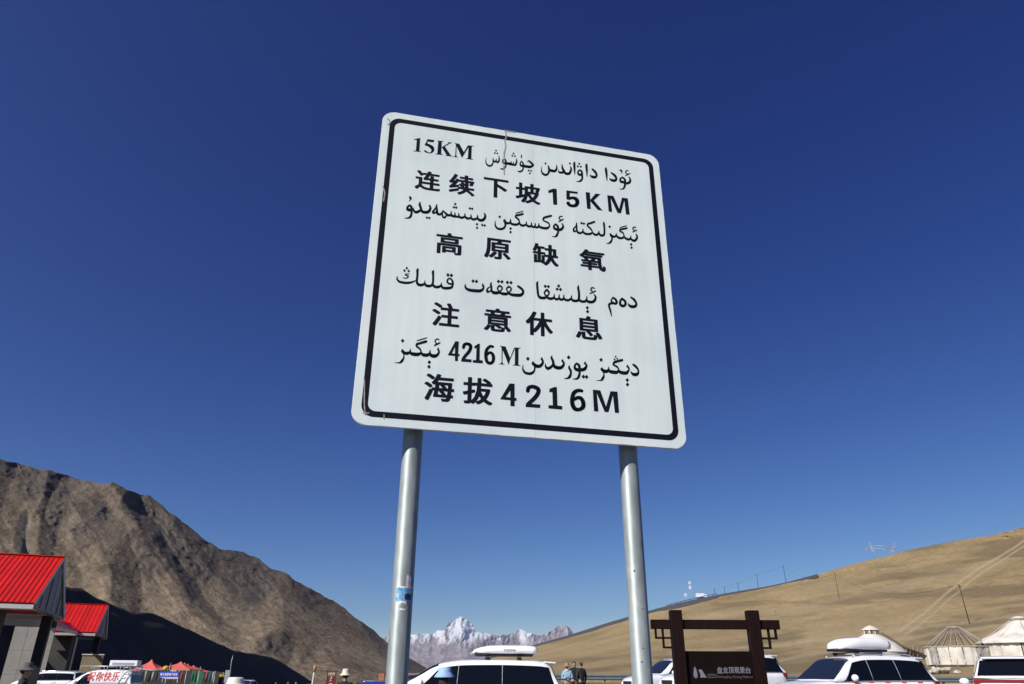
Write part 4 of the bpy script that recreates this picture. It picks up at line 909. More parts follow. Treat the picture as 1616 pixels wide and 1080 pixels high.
def roof_box(label, host, x_mid, z, length, width, height, paint, mark=None):
    t = thing('roof_box', label, 'roof box', host.location, 0); t.rotation_euler = host.rotation_euler
    st = np.linspace(0, 1, 15); v_, f_ = [], []
    for u in st:
        nose = math.sqrt(max(0, 1 - (1 - min(1, u / .45)) ** 2)); tail = 1 - .25 * max(0, (u - .85) / .15) ** 2
        h_ = height * (.16 + .84 * nose) * tail; w_ = width / 2 * (.45 + .55 * nose); x_ = x_mid + (u - .5) * length
        if u > .93: x_ -= 0
        half = [(0, h_), (.6 * w_, h_ * .99), (.88 * w_, h_ * .9), (w_, h_ * .6), (w_, .06), (.9 * w_, .04)]
        ring = half + [(-a, b) for a, b in half[::-1] if a > 0]; v_ += [(x_ + (.10 * (b / height) if u > .9 else 0), a, z + b) for a, b in ring]
    m_ = len(ring)
    for i in range(len(st) - 1):
        for j in range(m_): q = (j + 1) % m_; f_.append((i * m_ + j, i * m_ + q, (i + 1) * m_ + q, (i + 1) * m_ + j))
    f_.append(tuple(reversed(range(m_)))); f_.append(tuple((len(st) - 1) * m_ + j for j in range(m_)))
    mesh('lid', v_, f_, paint, t, True)
    MB().box((x_mid + .03, 0, z + .02), (length * .9, width * .86, .07), bev=.02).build('base', blk, t)
    for dx in (-.38, .42):
        MB().box((x_mid + dx, 0, z - .06), (.07, width * 1.15, .03)).build('cross_bar', blk, t)
        for s in (1, -1): MB().box((x_mid + dx, s * width * .5, z - .08), (.11, .07, .08)).build('foot', blk, t)
    if mark:
        vs, fs = glyph_mesh(mark); mb = MB(); k_ = .085
        for s in (1, -1):
            q = MB(); q.raw([(x_mid + .1 - s * (p[0] - .9) * -k_ * 1.0 * (-1 if s > 0 else -1), s * (width / 2 + .004), z + height * .36 + p[1] * k_) for p in vs], fs); q.build('lettering', blk, t)
    return t

# 1 people carrier in the middle
c, i_ = car('mpv', 'white people carrier seen side on between the posts, dark glass and roof box', 'car', -1.20, 20.0, 180, z=.13, rails=False)
roof_box('long glossy white roof box with tapered nose on the people carrier', c, 1.02, 1.81, 1.65, .85, .24, mat('roof_box_white', (.8, .8, .8), .22, coat=.5), 'YAKIMA')
# 2 big SUV with roof box
p = pt(1336, 1060, 23); c2, i2 = car('suv', 'white SUV with white roof box and red white reflective dashes along its side', 'car', p.x, 23, 195, z=.27)
c2.scale = (1.0, 1.0, 1.0)
roof_box('low rounded matt white roof box on the SUV with reflective dashes', c2, .45, 1.93, 1.65, .95, .36, mat('roof_box_matt', (.74, .74, .76), .5))
for s in (1, -1):
    for k in range(5): MB().box((-.55 + k * .55, s * (i2['hw'] + .006), 1.10), (.16, .012, .035)).build('reflective_dash', mat('dash_red', (.6, .05, .08), .4), c2)
    MB().box((-.95, s * (i2['hw'] + .006), .90), (.34, .012, .14)).build('door_decal', mat('decal_blue', (.03, .05, .14), .4), c2)
vs, fs = glyph_mesh('SERIES'); 
# 3 SUV behind the brown sign (rear end and nose show)
p = pt(1138, 1060, 31); c3, i3 = car('suv', 'white SUV mostly hidden behind the brown scenic sign, red taillight showing', 'car', p.x, 31, 196, z=.5)
p = pt(1064, 1060, 36.5); c4, i4 = car('suv', 'white SUV whose windscreen and mirror show between the right post and brown sign', 'car', p.x, 36.5, 196, z=.42)
# 5 right edge, rear view with red stripe
p = pt(1590, 1060, 21.5); c5, i5 = car('suv_high_tail', 'white SUV seen from behind at the right edge, red band under the rear glass', 'car', p.x, 21.5, 61, z=.2)
MB().box((i5['L'] / 2 - .035, 0, 1.235), (.09, 1.6, .07), bev=.01).build('red_band', redl, c5)
# 6 white delivery van with red writing
p = pt(157, 1060, 44); cv, iv = car('van', 'white panel van with red brushed Chinese writing, roof rack and rear ladder', 'van', p.x, 44, 180 + 4, z=-.22, bonnet=mat('red_bonnet', (.45, .02, .02), .4), rails=False)
redp = mat('red_brush_paint', (.5, .03, .02), .6)
for k, ch in enumerate('祝你快乐'):
    mb = MB(); add_glyph(mb, ch, 0, 0, .40, .46, .010, 0, 0, .0002); q = MB(); V_ = []
    for v in mb.v:
        xx = -.05 + k * .43 + v.x + (random.random() - .5) * .008; zz = 1.50 + v.z; xl = xx + iv['L'] / 2; bl_ = iv['belt'](xl) - .03; rf_ = iv['roof'](xl) - .11
        V_.append((xx, iv['side'](xl, (zz - bl_) / (rf_ - bl_), -1).y - .012 + v.y, zz))
    q.raw(V_, mb.f).build('brushed_character', redp, cv)
rk = thing('roof_rack', 'grey tubular roof rack on the white van with red writing', 'roof rack', cv.location, 0); rk.rotation_euler = cv.rotation_euler
alum = mat('bare_aluminium', (.5, .5, .5), .4, .6)
for s in (-.62, -.2, .2, .62): MB().tube([(-.75, s, 2.0), (2.05, s, 2.0)], .022, 6).build('rail', alum, rk)
for x_ in (-.75, -.05, .65, 1.35, 2.05):
    MB().tube([(x_, -.66, 1.97), (x_, .66, 1.97)], .02, 6).build('cross_bar', alum, rk)
    for s in (-.62, .62): MB().tube([(x_, s, 1.78), (x_, s, 2.0)], .018, 6).build('foot', alum, rk)
ld = thing('ladder', 'pale aluminium ladder leaning on the side of the white van', 'ladder', cv.location, 0); ld.rotation_euler = cv.rotation_euler
for dx in (0, .34): MB().tube([(1.35 + dx, -.98, .3), (1.62 + dx, -.70, 2.06)], .022, 6).build('stile', alum, ld)
for k in range(7):
    t = (k + .5) / 7; MB().tube([(1.35 + .27 * t, -.98 + .28 * t, .3 + 1.76 * t), (1.69 + .27 * t, -.98 + .28 * t, .3 + 1.76 * t)], .016, 6).build('rung', alum, ld)
bx_ = thing('roof_crate', 'flat white box panel standing on the van roof rack', 'box', cv.location, 0); bx_.rotation_euler = cv.rotation_euler
MB().box((1.2, .3, 2.17), (1.5, .6, .28), bev=.02).build('case', pw_white, bx_)
MB().box((1.2, -.005, 2.13), (1.2, .01, .12)).build('front_panel', mat('grey_panel', (.3, .32, .34), .4), bx_)
# 7..: others
p = pt(78, 1062, 60); car('mpv', 'white people carrier behind the white van, beside the red-roofed building', 'car', p.x, 60, 184, z=-.2)
p = pt(394, 1070, 90); car('pickup', 'tiny white pickup far off beside the grey road sign', 'pickup truck', p.x, 90, 252, z=G(p.x, 90), name='pickup_truck')
p = pt(652, 1070, 25.5); cj, ij = car('jeep', 'black jeep with spare wheel on its back, half hidden by the left post', 'car', p.x, 25.5, 165, paint=mat('black_paint', (.012, .012, .014), .3, coat=.5), z=-.35)
sw_ = MB().lathe([(.0, .02), (.22, .06), (.34, .1), (.37, 0), (.34, -.1)], 24, (ij['L'] / 2 + .14, .0, 1.05), 'X').build('spare_wheel', rub, cj)
MB().lathe([(.0, .09), (.12, .1), (.2, .08)], 16, (ij['L'] / 2 + .14, .0, 1.05), 'X').build('rim', rimm, sw_)
p = pt(586, 1070, 42); car('estate', 'dark blue car showing only its roof, left of the left post', 'car', p.x, 42, 178, paint=mat('blue_paint', (.015, .04, .25), .3, coat=.5), z=-.42)

# ------------------------------------------------------------------ people
def cloth(name, c_): return mat(name, c_, .85, var=.12, scale=9, bump=.3, bscale=22)
skin = mat('skin', (.42, .24, .16), .55, var=.08, scale=12)
def skin_obj(name, pts_, edges, m_, parent, root=0, lvl=1):
    me = bpy.data.meshes.new(name); me.from_pydata([q[0] for q in pts_], edges, []); me.update(); me.materials.append(m_)
    o = add(name, me, parent)
    md = o.modifiers.new('Skin', 'SKIN'); md.use_smooth_shade = True
    if not me.skin_vertices: 
        return o
    for k, q in enumerate(pts_):
        r_ = q[1] if isinstance(q[1], tuple) else (q[1], q[1]); me.skin_vertices[0].data[k].radius = r_; me.skin_vertices[0].data[k].use_root = (k == root)
    sb = o.modifiers.new('Subsurf', 'SUBSURF'); sb.levels = lvl; sb.render_levels = lvl
    return o
def person(label, x, y, face, h, top, bottom, hair=(.02, .015, .012), hat=None, arms='down', z=None, group=None, long_hair=False, scarf=None):
    r = thing('person', label, 'person', (x, y, G(x, y) if z is None else z), R(face) + math.pi / 2, group)   # local -y is the front
    r.scale = (h / 1.72,) * 3
    sh, el, wr = {}, {}, {}
    for s in (1, -1):
        sh[s] = Vector((s * .185, 0, 1.40))
        if arms == 'down': el[s] = Vector((s * .25, .03, 1.13)); wr[s] = Vector((s * .25, -.05, .88))
        elif arms == 'folded': el[s] = Vector((s * .25, -.02, 1.12)); wr[s] = Vector((s * .06, -.24, 1.13))
        else: el[s] = Vector((s * .26, -.08, 1.13)); wr[s] = Vector((s * .08, -.30, 1.28))
    P_, E_ = [], []
    def av(c_, r_, pr=None):
        P_.append((tuple(c_), r_)); 
        if pr is not None: E_.append((pr, len(P_) - 1))
        return len(P_) - 1
    pel = av((0, 0, .94), (.145, .10)); sp1 = av((0, 0, 1.12), (.13, .095), pel); ch = av((0, 0, 1.30), (.13, .085), sp1); nb = av((0, .01, 1.44), (.055, .05), ch)
    nk = av((0, 0, 1.51), .052, nb); h1 = av((0, -.015, 1.57), (.066, .078), nk); h2 = av((0, -.012, 1.635), (.074, .09), h1); av((0, 0, 1.70), (.05, .06), h2)
    av((0, -.115, 1.60), .012, h1)
    for s in (1, -1):
        a = av(sh[s], .055, ch); b = av(el[s], .042, a); c_ = av(wr[s], .027, b); dv = (wr[s] - el[s]).normalized(); hd = av(wr[s] + dv * .07, (.038, .02), c_)
        sd_ = dv.cross(Vector((0, 1, .3))).normalized()
        for k in range(4): f1 = av(wr[s] + dv * (.13 - abs(k - 1.4) * .006) + sd_ * (k - 1.5) * .02, .009, hd); av(wr[s] + dv * (.165 - abs(k - 1.4) * .01) + sd_ * (k - 1.5) * .021 + Vector((0, -.012, 0)), .007, f1)
        th = av(wr[s] + dv * .06 - sd_ * .045, .011, c_); av(wr[s] + dv * .10 - sd_ * .06, .009, th)
        hp = av((s * .095, 0, .86), .088, pel); kn = av((s * .10, -.01, .49), .058, hp); an = av((s * .10, .02, .09), .04, kn); av((s * .11, -.12, .04), .038, an)
    body = skin_obj('body', P_, E_, skin, r)
    P_, E_ = [], []
    w0 = av((0, 0, .86), (.165, .125)); w1 = av((0, 0, 1.05), (.155, .118), w0); w2 = av((0, 0, 1.32), (.18, .125), w1); w3 = av((0, .005, 1.44), (.11, .09), w2); w4 = av((0, .004, 1.50), (.07, .07), w3)
    for s in (1, -1): a = av(sh[s], .072, w2); b = av(el[s], .058, a); av(wr[s] - (wr[s] - el[s]).normalized() * .01, .042, b)
    skin_obj('jacket', P_, E_, top, r)
    P_, E_ = [], []
    w0 = av((0, 0, .93), (.15, .11))
    for s in (1, -1): a = av((s * .095, 0, .84), .098, w0); b = av((s * .10, -.01, .48), .072, a); av((s * .10, .02, .10), .06, b)
    skin_obj('trousers', P_, E_, bottom, r)
    for s in (1, -1):
        MB().box((s * .105, -.06, .045), (.1, .27, .09), bev=.03).build('shoe', blk, r)
        MB().ball((s * .032, -.096, 1.625), (.011, .008, .008), 8, 6).build('eye', mat('eye_dark', (.01, .01, .01), .3), r)
        MB().ball((s * .079, .0, 1.605), (.014, .022, .032), 8, 6).build('ear', skin, r)
    MB().box((0, -.094, 1.563), (.04, .012, .008)).build('mouth', mat('lips', (.3, .1, .08), .6), r)
    hm2 = cloth('hair_%02d%02d' % (int(hair[0] * 100), int(hair[1] * 100)), hair)
    hb = MB(); hb.ball((0, .014, 1.645), (.088, .1, .092), 16, 10)
    for q in hb.v:
        if q.y < -.03 and q.z < 1.67: q.y = -.03 + (q.y + .03) * .3; q.z = max(q.z, 1.64)
        q.z = max(q.z, 1.57 if q.y > 0 else 1.60)
    hb.build('hair', hm2, r)
    if long_hair: MB().ball((0, .07, 1.50), (.10, .055, .17), 14, 8).build('long_hair', hm2, r)
    if scarf: MB().lathe([(.09, 1.40), (.115, 1.43), (.11, 1.49), (.085, 1.52)], 18, (0, 0, 0)).build('collar', scarf, r)
    if hat:
        hc, crown, brim, hh_, droop = hat
        prof = [(brim, 1.665 - droop), (brim * .99, 1.672 - droop), (crown * 1.12, 1.685), (crown * 1.02, 1.70), (crown * .98, 1.70 + hh_ * .7), (crown * .8, 1.70 + hh_ * .95), (0.001, 1.70 + hh_)]
        MB().lathe(prof + [], 28, (0, 0, 0), wob=.025).build('hat', hc, r)
        MB().lathe([(0.001, 1.70 + hh_ - .012), (crown * .76, 1.70 + hh_ * .93 - .012), (crown * .95, 1.70), (crown * 1.05, 1.68), (brim * .985, 1.66 - droop)], 28, (0, 0, 0), wob=.025).build('hat_lining', hc, r)
    return r
denim = cloth('denim', (.05, .07, .13)); blackc = cloth('black_cloth', (.012, .012, .014)); greyc = cloth('grey_cloth', (.09, .09, .1)); beige = cloth('beige_fleece', (.45, .33, .22))
def at(px_, Y): q = pt(px_, 1060, Y); return q.x, Y
x_, y_ = at(702, 14.6); person('person in a light blue brimmed sun hat, back turned, before the people carrier', x_, y_, 85, 1.62, beige, denim, hat=(cloth('pale_blue_cotton', (.28, .42, .66)), .13, .20, .08, .06), long_hair=True, scarf=cloth('fur_collar', (.5, .38, .27)), arms='front', z=-.06)
x_, y_ = at(546, 23); person('person in a cream brimmed hat and black coat standing left of the left post', x_, y_, 100, 1.74, blackc, blackc, hat=(cloth('cream_cotton', (.6, .54, .42)), .10, .165, .11, .03), arms='down', z=-.2)
x_, y_ = at(895, 36); person('person in a straw hat and pale blue denim jacket, leftmost of the three chatting', x_, y_, 262, 1.62, cloth('pale_denim', (.25, .38, .5)), denim, hat=(cloth('straw', (.3, .19, .08)), .10, .21, .09, .03), arms='folded', scarf=cloth('lilac_scarf', (.5, .48, .62)), z=.32)
x_, y_ = at(906.5, 37.2); person('short-haired person in a black jacket facing the camera, middle of the three', x_, y_, 275, 1.74, blackc, blackc, arms='down', z=.34)
x_, y_ = at(917, 36); person('person in a black suit jacket seen from behind, rightmost of the three', x_, y_, 120, 1.70, cloth('charcoal_wool', (.02, .018, .018)), blackc, hair=(.05, .035, .03), arms='down', z=.34)
x_, y_ = at(41, 15.5); person('person in a wide grey sun hat at the left edge by the red-roofed building', x_, y_, 30, 1.66, blackc, greyc, hat=(cloth('grey_cotton', (.10, .10, .10)), .10, .24, .09, .03), arms='down', z=-.06)
x_, y_ = at(374, 15.5); person('person wearing a floppy cream sun hat, only the crown showing above the lower edge', x_, y_, 200, 1.58, greyc, denim, hat=(cloth('ivory_cotton', (.72, .68, .58)), .17, .27, .11, .07), arms='down', z=-.24)
x_, y_ = at(457, 88); person('tiny far person in a red jacket beyond the market stalls', x_, y_, 270, 1.7, cloth('red_cloth', (.5, .03, .03)), blackc, z=-1.05)
x_, y_ = at(469.5, 88); person('tiny far person in a light blue top beside the one in red', x_, y_, 240, 1.7, cloth('sky_cloth', (.3, .5, .65)), denim, z=-1.05)
x_, y_ = at(438, 92); person('tiny far person in dark clothes, left of the one in red', x_, y_, 270, 1.7, greyc, blackc, z=-1.15)

# ------------------------------------------------------------------ market stalls
pink = mat('faded_red_canvas', (.62, .11, .09), .8, var=.1, scale=1.5, bump=.2); yel = mat('yellow_canvas', (.55, .33, .03), .8, var=.1, scale=2); grn = mat('green_canvas', (.01, .12, .06), .7, var=.2, scale=2)
pole_m = mat('steel_pole', (.4, .4, .4), .5, .5)
def canopy(label, px_, py_apex, Y, w_, val, z_eave, group='market stall canopies in front of the dark hill', m_=pink, rz=0):
    a = pt(px_, py_apex, Y); g0 = G(a.x, Y); t = thing('market_canopy', label, 'canopy', (a.x, Y, g0), R(rz), group); za = a.z - g0
    n_ = 8; V_, F_ = [], []
    for i in range(n_ + 1):
        s = i / n_; hw = w_ / 2 * s; z = za - (za - z_eave) * (s ** .62 if s > 0 else 0)
        V_ += [(-hw, -hw, z), (0, -hw, z - .06 * s), (hw, -hw, z), (hw, 0, z - .06 * s), (hw, hw, z), (0, hw, z - .06 * s), (-hw, hw, z), (-hw, 0, z - .06 * s)]
    for i in range(n_):
        for j in range(8): q = (j + 1) % 8; F_.append((i * 8 + j, i * 8 + q, i * 8 + 8 + q, i * 8 + 8 + j))
    mesh('canopy_top', V_, F_, m_, t)
    hw = w_ / 2
    for k, (cx_, cy_, dx, dy) in enumerate(((0, -hw, w_, .02), (0, hw, w_, .02), (-hw, 0, .02, w_), (hw, 0, .02, w_))): MB().box((cx_, cy_, z_eave - .16), (dx, dy, .26)).build('valance', val, t)
    for sx in (-1, 1):
        for sy in (-1, 1): MB().tube([(sx * (hw - .05), sy * (hw - .05), 0), (sx * (hw - .05), sy * (hw - .05), z_eave)], .03, 6).build('leg', pole_m, t)
    return t, a.x, Y, g0
cs = [('red pointed canopy standing apart on the left, behind the white van', 240, 1040.5, 78, 2.6, pink, 2.5), ('largest faded red canopy, left of the overlapping cluster', 286, 1044, 72, 3.1, yel, 2.45),
      ('faded red canopy second from left in the cluster, peak just behind the largest', 292, 1046, 80, 2.8, pink, 2.5), ('faded red canopy third in the cluster', 297, 1047.5, 86, 2.6, pink, 2.5), ('rightmost small red canopy of the cluster', 306, 1050, 78, 2.4, pink, 2.4)]
for c_ in cs: canopy(*c_)
def stall(label, px_, Y, w_, cloth_m, goods, seed):
    q = pt(px_, 1060, Y); g0 = G(q.x, Y); t = thing('market_stall', label, 'market stall', (q.x, Y, g0), 0, 'market stalls beyond the white van'); rnd = random.Random(seed)
    MB().box((0, 0, .4), (w_, .8, .8), bev=.02).build('counter', cloth_m, t)
    MB().box((0, .7, 1.1), (w_, .05, 2.2)).build('back_cloth', cloth_m, t)
    for s in (-1, 1): MB().tube([(s * w_ / 2, -.35, 0), (s * w_ / 2, -.35, 2.25)], .025, 6).build('post', pole_m, t)
    MB().tube([(-w_ / 2, -.35, 2.2), (w_ / 2, -.35, 2.2)], .02, 6).build('hanging_rail', pole_m, t)
    for k in range(int(w_ / .28)):
        gm = goods[k % len(goods)]; x0 = -w_ / 2 + .2 + k * .28
        g = MB(); g.lathe([(.02, 2.2), (.05 + rnd.random() * .04, 2.05), (.07 + rnd.random() * .05, 1.75), (.05, 1.5 - rnd.random() * .2), (.01, 1.4 - rnd.random() * .1)], 8, (x0, -.35, 0), wob=.15).build('hanging_good', gm, t)
    return t
gd_r = mat('red_goods', (.3, .04, .03), .7, var=.4, scale=12); gd_w = mat('pale_goods', (.38, .33, .27), .8, var=.3, scale=12); gd_o = mat('orange_goods', (.5, .2, .03), .7, var=.3, scale=12); gd_b = mat('teal_goods', (.03, .10, .11), .7, var=.3, scale=12)
darkc = cloth('dark_tarp', (.03, .035, .035))
stall('dark framed stall just right of the white van, under a grey tarp', 238, 62, 2.4, darkc, [darkc, gd_w], 1)
stall('stall hung with orange and red strings under the blue banner', 276, 64, 2.2, darkc, [gd_r, gd_o, gd_w], 2)
stall('deep green cloth stall under the largest red canopy', 300, 66, 1.8, grn, [grn, darkc], 3)
stall('stall hung with white and red garments, right of the green one', 324, 68, 2.0, darkc, [gd_w, gd_r, gd_b], 4)
stall('yellow topped stall, second from the right end of the row', 341, 74, 1.7, darkc, [gd_o, darkc], 5)
stall('plain green stall at the right end of the row', 352, 78, 1.1, grn, [grn], 6)
q = pt(341, 1064.5, 73.5); t = thing('sunshade', 'flat yellow sunshade over the stall near the right end of the row', 'sunshade', (q.x, 73.5, G(q.x, 73.5)))
zq = q.z - G(q.x, 73.5); MB().lathe([(1.15, zq - .2), (1.12, zq - .15), (.5, zq + .02), (.001, zq + .1)], 10).build('shade', yel, t); MB().tube([(0, 0, 0), (0, 0, zq + .1)], .03, 6).build('pole', pole_m, t)
q = pt(240, 1056, 60); t = thing('tarp_roof', 'sagging pale grey tarp stretched right of the white van', 'tarp', (q.x, 60, G(q.x, 60))); zq = q.z - G(q.x, 60)
V_ = [(-1.3 + 2.9 * i / 8, -.8 + 1.6 * j / 4, zq - .05 * i * .4 - .10 * math.sin(math.pi * i / 8) + .06 * (j - 2) ** 2 * .3) for i in range(9) for j in range(5)]
mesh('tarp_sheet', V_, [(i * 5 + j, i * 5 + j + 1, i * 5 + j + 6, i * 5 + j + 5) for i in range(8) for j in range(4)], mat('grey_tarp', (.42, .44, .43), .6, var=.15, scale=3), t, True)
for sx in (-1.25, 1.5): MB().tube([(sx, -.7, 0), (sx, -.7, zq)], .03, 6).build('leg', pole_m, t)
# blue banner with a row of white characters too small to read
q = pt(267, 1064.5, 58); t = thing('banner', 'blue shop banner with a row of white characters over the orange stall', 'banner', (q.x, 58, G(q.x, 58)), R(-4)); zq = q.z - G(q.x, 58)
MB().box((0, 0, zq), (1.5, .05, .34), bev=.01).build('panel', mat('banner_blue', (.02, .05, .42), .5), t); MB().box((0, -.01, zq - .24), (1.5, .05, .12)).build('lower_strip', mat('strip_pale', (.5, .5, .62), .5), t)
for k in range(8):
    mb = MB(); add_glyph(mb, '喀什高原特产商店'[k], -.58 + k * .165, 0, .13, .17, .006, -.028, zq, .0005); mb.build('white_character', mat('banner_white', (.8, .8, .85), .5), t)
for s in (-.7, .7): MB().tube([(s, .04, 0), (s, .04, zq)], .025, 6).build('post', pole_m, t)
for k, (px_, yy, Y, hh_) in enumerate(((268, 1047, 70, 1.1), (315, 1052, 74, .9))):
    q = pt(px_, yy, Y); t = thing('flag_pole', ['thin dark pole leaning between the red canopies', 'thin pole with a pale pennant right of the canopies'][k], 'pole', (q.x, Y, G(q.x, Y))); zq = q.z - G(q.x, Y)
    MB().tube([(-.12 if k == 0 else 0, 0, 0), (0.1, 0, zq)], .025, 6).build('pole', pole_m, t)
    mesh('pennant', [(.1, 0, zq), (.1, 0, zq - .6), (.28, .05, zq - .85), (.22, .02, zq - .3)], [(0, 1, 2, 3)], [darkc, gd_w][k], t)
q = pt(262, 1055, 69); t = MB().ball((0, 0, 0), (.28, .28, .22), 12, 8).build('yellow_balloon', yel); t.location = q; tag(t, 'small yellow bundle on top of the stalls between the two canopies', 'bundle')

# ------------------------------------------------------------------ small signs and posts
def sign_panel(name, label, cat, px_, ytop, ybot, Y, w_, m_, pole_px=None, pole_top=None):
    q = pt(px_, ytop, Y); b = pt(px_, ybot, Y); g0 = G(q.x, Y); t = thing(name, label, cat, (q.x, Y, g0), 0)
    MB().box((0, 0, (q.z + b.z) / 2 - g0), (w_, .05, q.z - b.z), bev=.01).build('panel', m_, t); return t, q, b, g0
t, q, b, g0 = sign_panel('small_road_sign', 'grey back of a tall road sign on a pole, right of the stalls', 'road sign', 360.5, 1058, 1078, 60, .42, mat('grey_panel', (.3, .32, .34), .4))
for k, x_ in enumerate((-.14, .06)): MB().tube([(x_, .06, 0), (x_, .06, q.z - g0)], .03, 6).build('post', pole_m, t)
q = pt(368, 1034, 58); g0 = G(q.x, 58); t = thing('lamp_pole', 'slim leaning grey pole with fine wires, right of the grey road sign', 'pole', (pt(363, 1075, 58).x, 58, g0))
MB().tube([(0, 0, 0), (q.x - t.location.x - .05, 0, q.z - g0 - .4), (q.x - t.location.x, 0, q.z - g0)], [.05, .035, .008], 8).build('pole', pole_m, t)
for a in (.5, 1.2): MB().tube([(0, 0, a), (.12, -.05, a + .5)], .008, 5).build('wire', blk, t)
q = pt(495, 1050, 44); g0 = G(q.x, 44); t = thing('marker_post', 'slim pale post with an orange top, left of the small maroon sign', 'post', (pt(492, 1075, 44).x, 44, g0))
MB().tube([(0, 0, 0), (.08, 0, q.z - g0 - .35)], .05, 8).build('shaft', mat('pale_post', (.5, .48, .42), .6, var=.2, scale=9), t)
MB().tube([(.08, 0, q.z - g0 - .35), (.09, 0, q.z - g0)], .07, 8).build('cap', mat('orange_band', (.5, .2, .06), .6), t)
mar = mat('maroon_paint', (.12, .012, .01), .5)
q = pt(524, 1058, 46); g0 = G(q.x, 46); t = thing('small_scenic_sign', 'small maroon notice board with white running-figure symbol, left of the cream hat', 'sign', (q.x, 46, g0)); zt = q.z - g0
for s in (-.24, .24): MB().box((s, 0, (zt + .02) / 2), (.06, .06, zt + .02)).build('post', mar, t)
MB().box((0, 0, zt - .06), (.76, .05, .05)).build('cross_beam', mar, t); MB().box((0, 0, zt - .18), (.42, .04, .10)).build('header', mat('dull_gold', (.4, .28, .2), .6), t); MB().box((0, 0, zt - .85), (.42, .04, 1.05)).build('board', mar, t)
fig = MB(); fig.ball((0.02, -.026, zt - .36), (.03, .004, .03), 8, 6); 
for a_ in ([(.01, zt - .40), (-.02, zt - .52)], [(-.02, zt - .52), (.05, zt - .60)], [(-.02, zt - .52), (-.07, zt - .62)], [(0, zt - .42), (.07, zt - .47)], [(0, zt - .42), (-.07, zt - .46)]): fig.tube([(p_[0], -.026, p_[1]) for p_ in a_], .012, 5)
fig.build('white_figure', mat('white_symbol', (.75, .72, .7), .5), t)
MB().box((0, -.024, zt - .72), (.2, .006, .04)).build('white_bar', MATS['white_symbol'], t)
q = pt(631, 1050, 30); g0 = G(q.x, 30); t = thing('white_bollard', 'short white cylindrical post right beside the left galvanised post', 'post', (q.x, 30, g0)); MB().lathe([(.085, 0), (.085, q.z - g0 - .02), (.07, q.z - g0)], 16, cap=True).build('shaft', white, t); MB().box((0, 0, .02), (.3, .3, .04)).build('base', white, t)
q = pt(603, 1063, 50); g0 = G(q.x, 50); t = thing('brick_pillar', 'stub of orange brick pillar against the left galvanised post', 'pillar', (q.x, 50, g0)); brk = mat('orange_brick', (.4, .13, .06), .8, var=.2, scale=12)
for k in range(10): MB().box((0, 0, (k + .5) * (q.z - g0) / 10), (.34 if k % 2 else .36, .34, (q.z - g0) / 10 - .012)).build('brick_course', brk, t)

# ------------------------------------------------------------------ guard rail on the right
gr = mat('guard_rail_green', (.15, .19, .20), .5, .3, var=.12, scale=2)
x0, x1, Yg = -4.0, 48.0, 46.5
t = thing('guard_rail', 'long grey green steel guard rail below the grassy hill, behind the parked cars', 'guard rail', (x0, Yg, G(x0, Yg)))
prof = [(-.02, .62), (-.07, .67), (-.07, .72), (-.02, .76), (-.02, .79), (-.07, .83), (-.07, .88), (-.02, .93)]
seg = 4.0; k = 0
while x0 + k * seg < x1:
    xa, xb = x0 + k * seg, x0 + (k + 1) * seg; V_ = []
    for xx in (xa, xb - .01):
        for (yy, zz) in prof: V_.append((xx - x0, yy, zz + G(xx, Yg) - t.location.z))
    n_ = len(prof); F_ = [(i, i + 1, n_ + i + 1, n_ + i) for i in range(n_ - 1)]
    V_ += [(v[0], v[1] + .004, v[2]) for v in V_]; F_ += [(2 * n_ + n_ + i, 2 * n_ + n_ + i + 1, 2 * n_ + i + 1, 2 * n_ + i) for i in range(n_ - 1)]
    mesh('rail_beam', V_, F_, gr, t); k += 1
k = 0
while x0 + .3 + k * 1.33 < x1:
    xx = x0 + .3 + k * 1.33; MB().box((xx - x0, .06, .4 + G(xx, Yg) - t.location.z), (.11, .10, .9)).build('post', gr, t); k += 1

# ------------------------------------------------------------------ yurts
canvas = mat('weathered_canvas', (.60, .56, .49), .85, var=.2, scale=1.1, bump=.5, bscale=7, bdist=.05)
canvas2 = mat('grey_canvas', (.34, .32, .29), .85, var=.2, scale=1.6, bump=.4, bscale=7, bdist=.05); lath = mat('bleached_pole', (.3, .26, .22), .8, var=.2, scale=3)
def wpos(px_, py_, Y): q = pt(px_, py_, Y); return q
# intact yurt on the right edge
e = pt(1551, 1013, 66); ap = pt(1601, 976, 66); ctr_x = ap.x + .35; rad = ctr_x - e.x; g0 = pt(1551, 1046, 66).z
t = thing('yurt', 'round white canvas yurt with pointed roof and knotted cap at the right edge', 'yurt', (ctr_x, 66, g0)); ze = e.z - g0; za = ap.z - g0
npan = 14
for k in range(npan):
    a0, a1 = 2 * math.pi * k / npan, 2 * math.pi * (k + 1) / npan - .02; V_ = []
    for i in range(7):
        a = a0 + (a1 - a0) * i / 6
        for z in (-.1, ze * .35, ze * .7, ze + .02): rr_ = rad * .94 + .05 * math.sin(i * 1.9 + k) * (z < ze * .8); V_.append((rr_ * math.cos(a), rr_ * math.sin(a), z))
    mesh('wall_sheet', V_, [(i * 4 + j, (i + 1) * 4 + j, (i + 1) * 4 + j + 1, i * 4 + j + 1) for i in range(6) for j in range(3)], canvas if k % 3 else canvas2, t, True)
MB().lathe([(rad * 1.02, ze - .14), (rad * 1.0, ze + .02), (rad * .7, ze + (za - ze) * .26), (rad * .4, ze + (za - ze) * .56), (rad * .14, za - .12)], 48, wob=.012).build('roof', canvas, t)
MB().ball((0, 0, za - .06), (rad * .2, rad * .2, .2), 14, 8).build('smoke_cap', canvas2, t); MB().ball((-.15, -.3, za + .02), (rad * .15, rad * .12, .13), 12, 8).build('knotted_cloth', canvas, t)
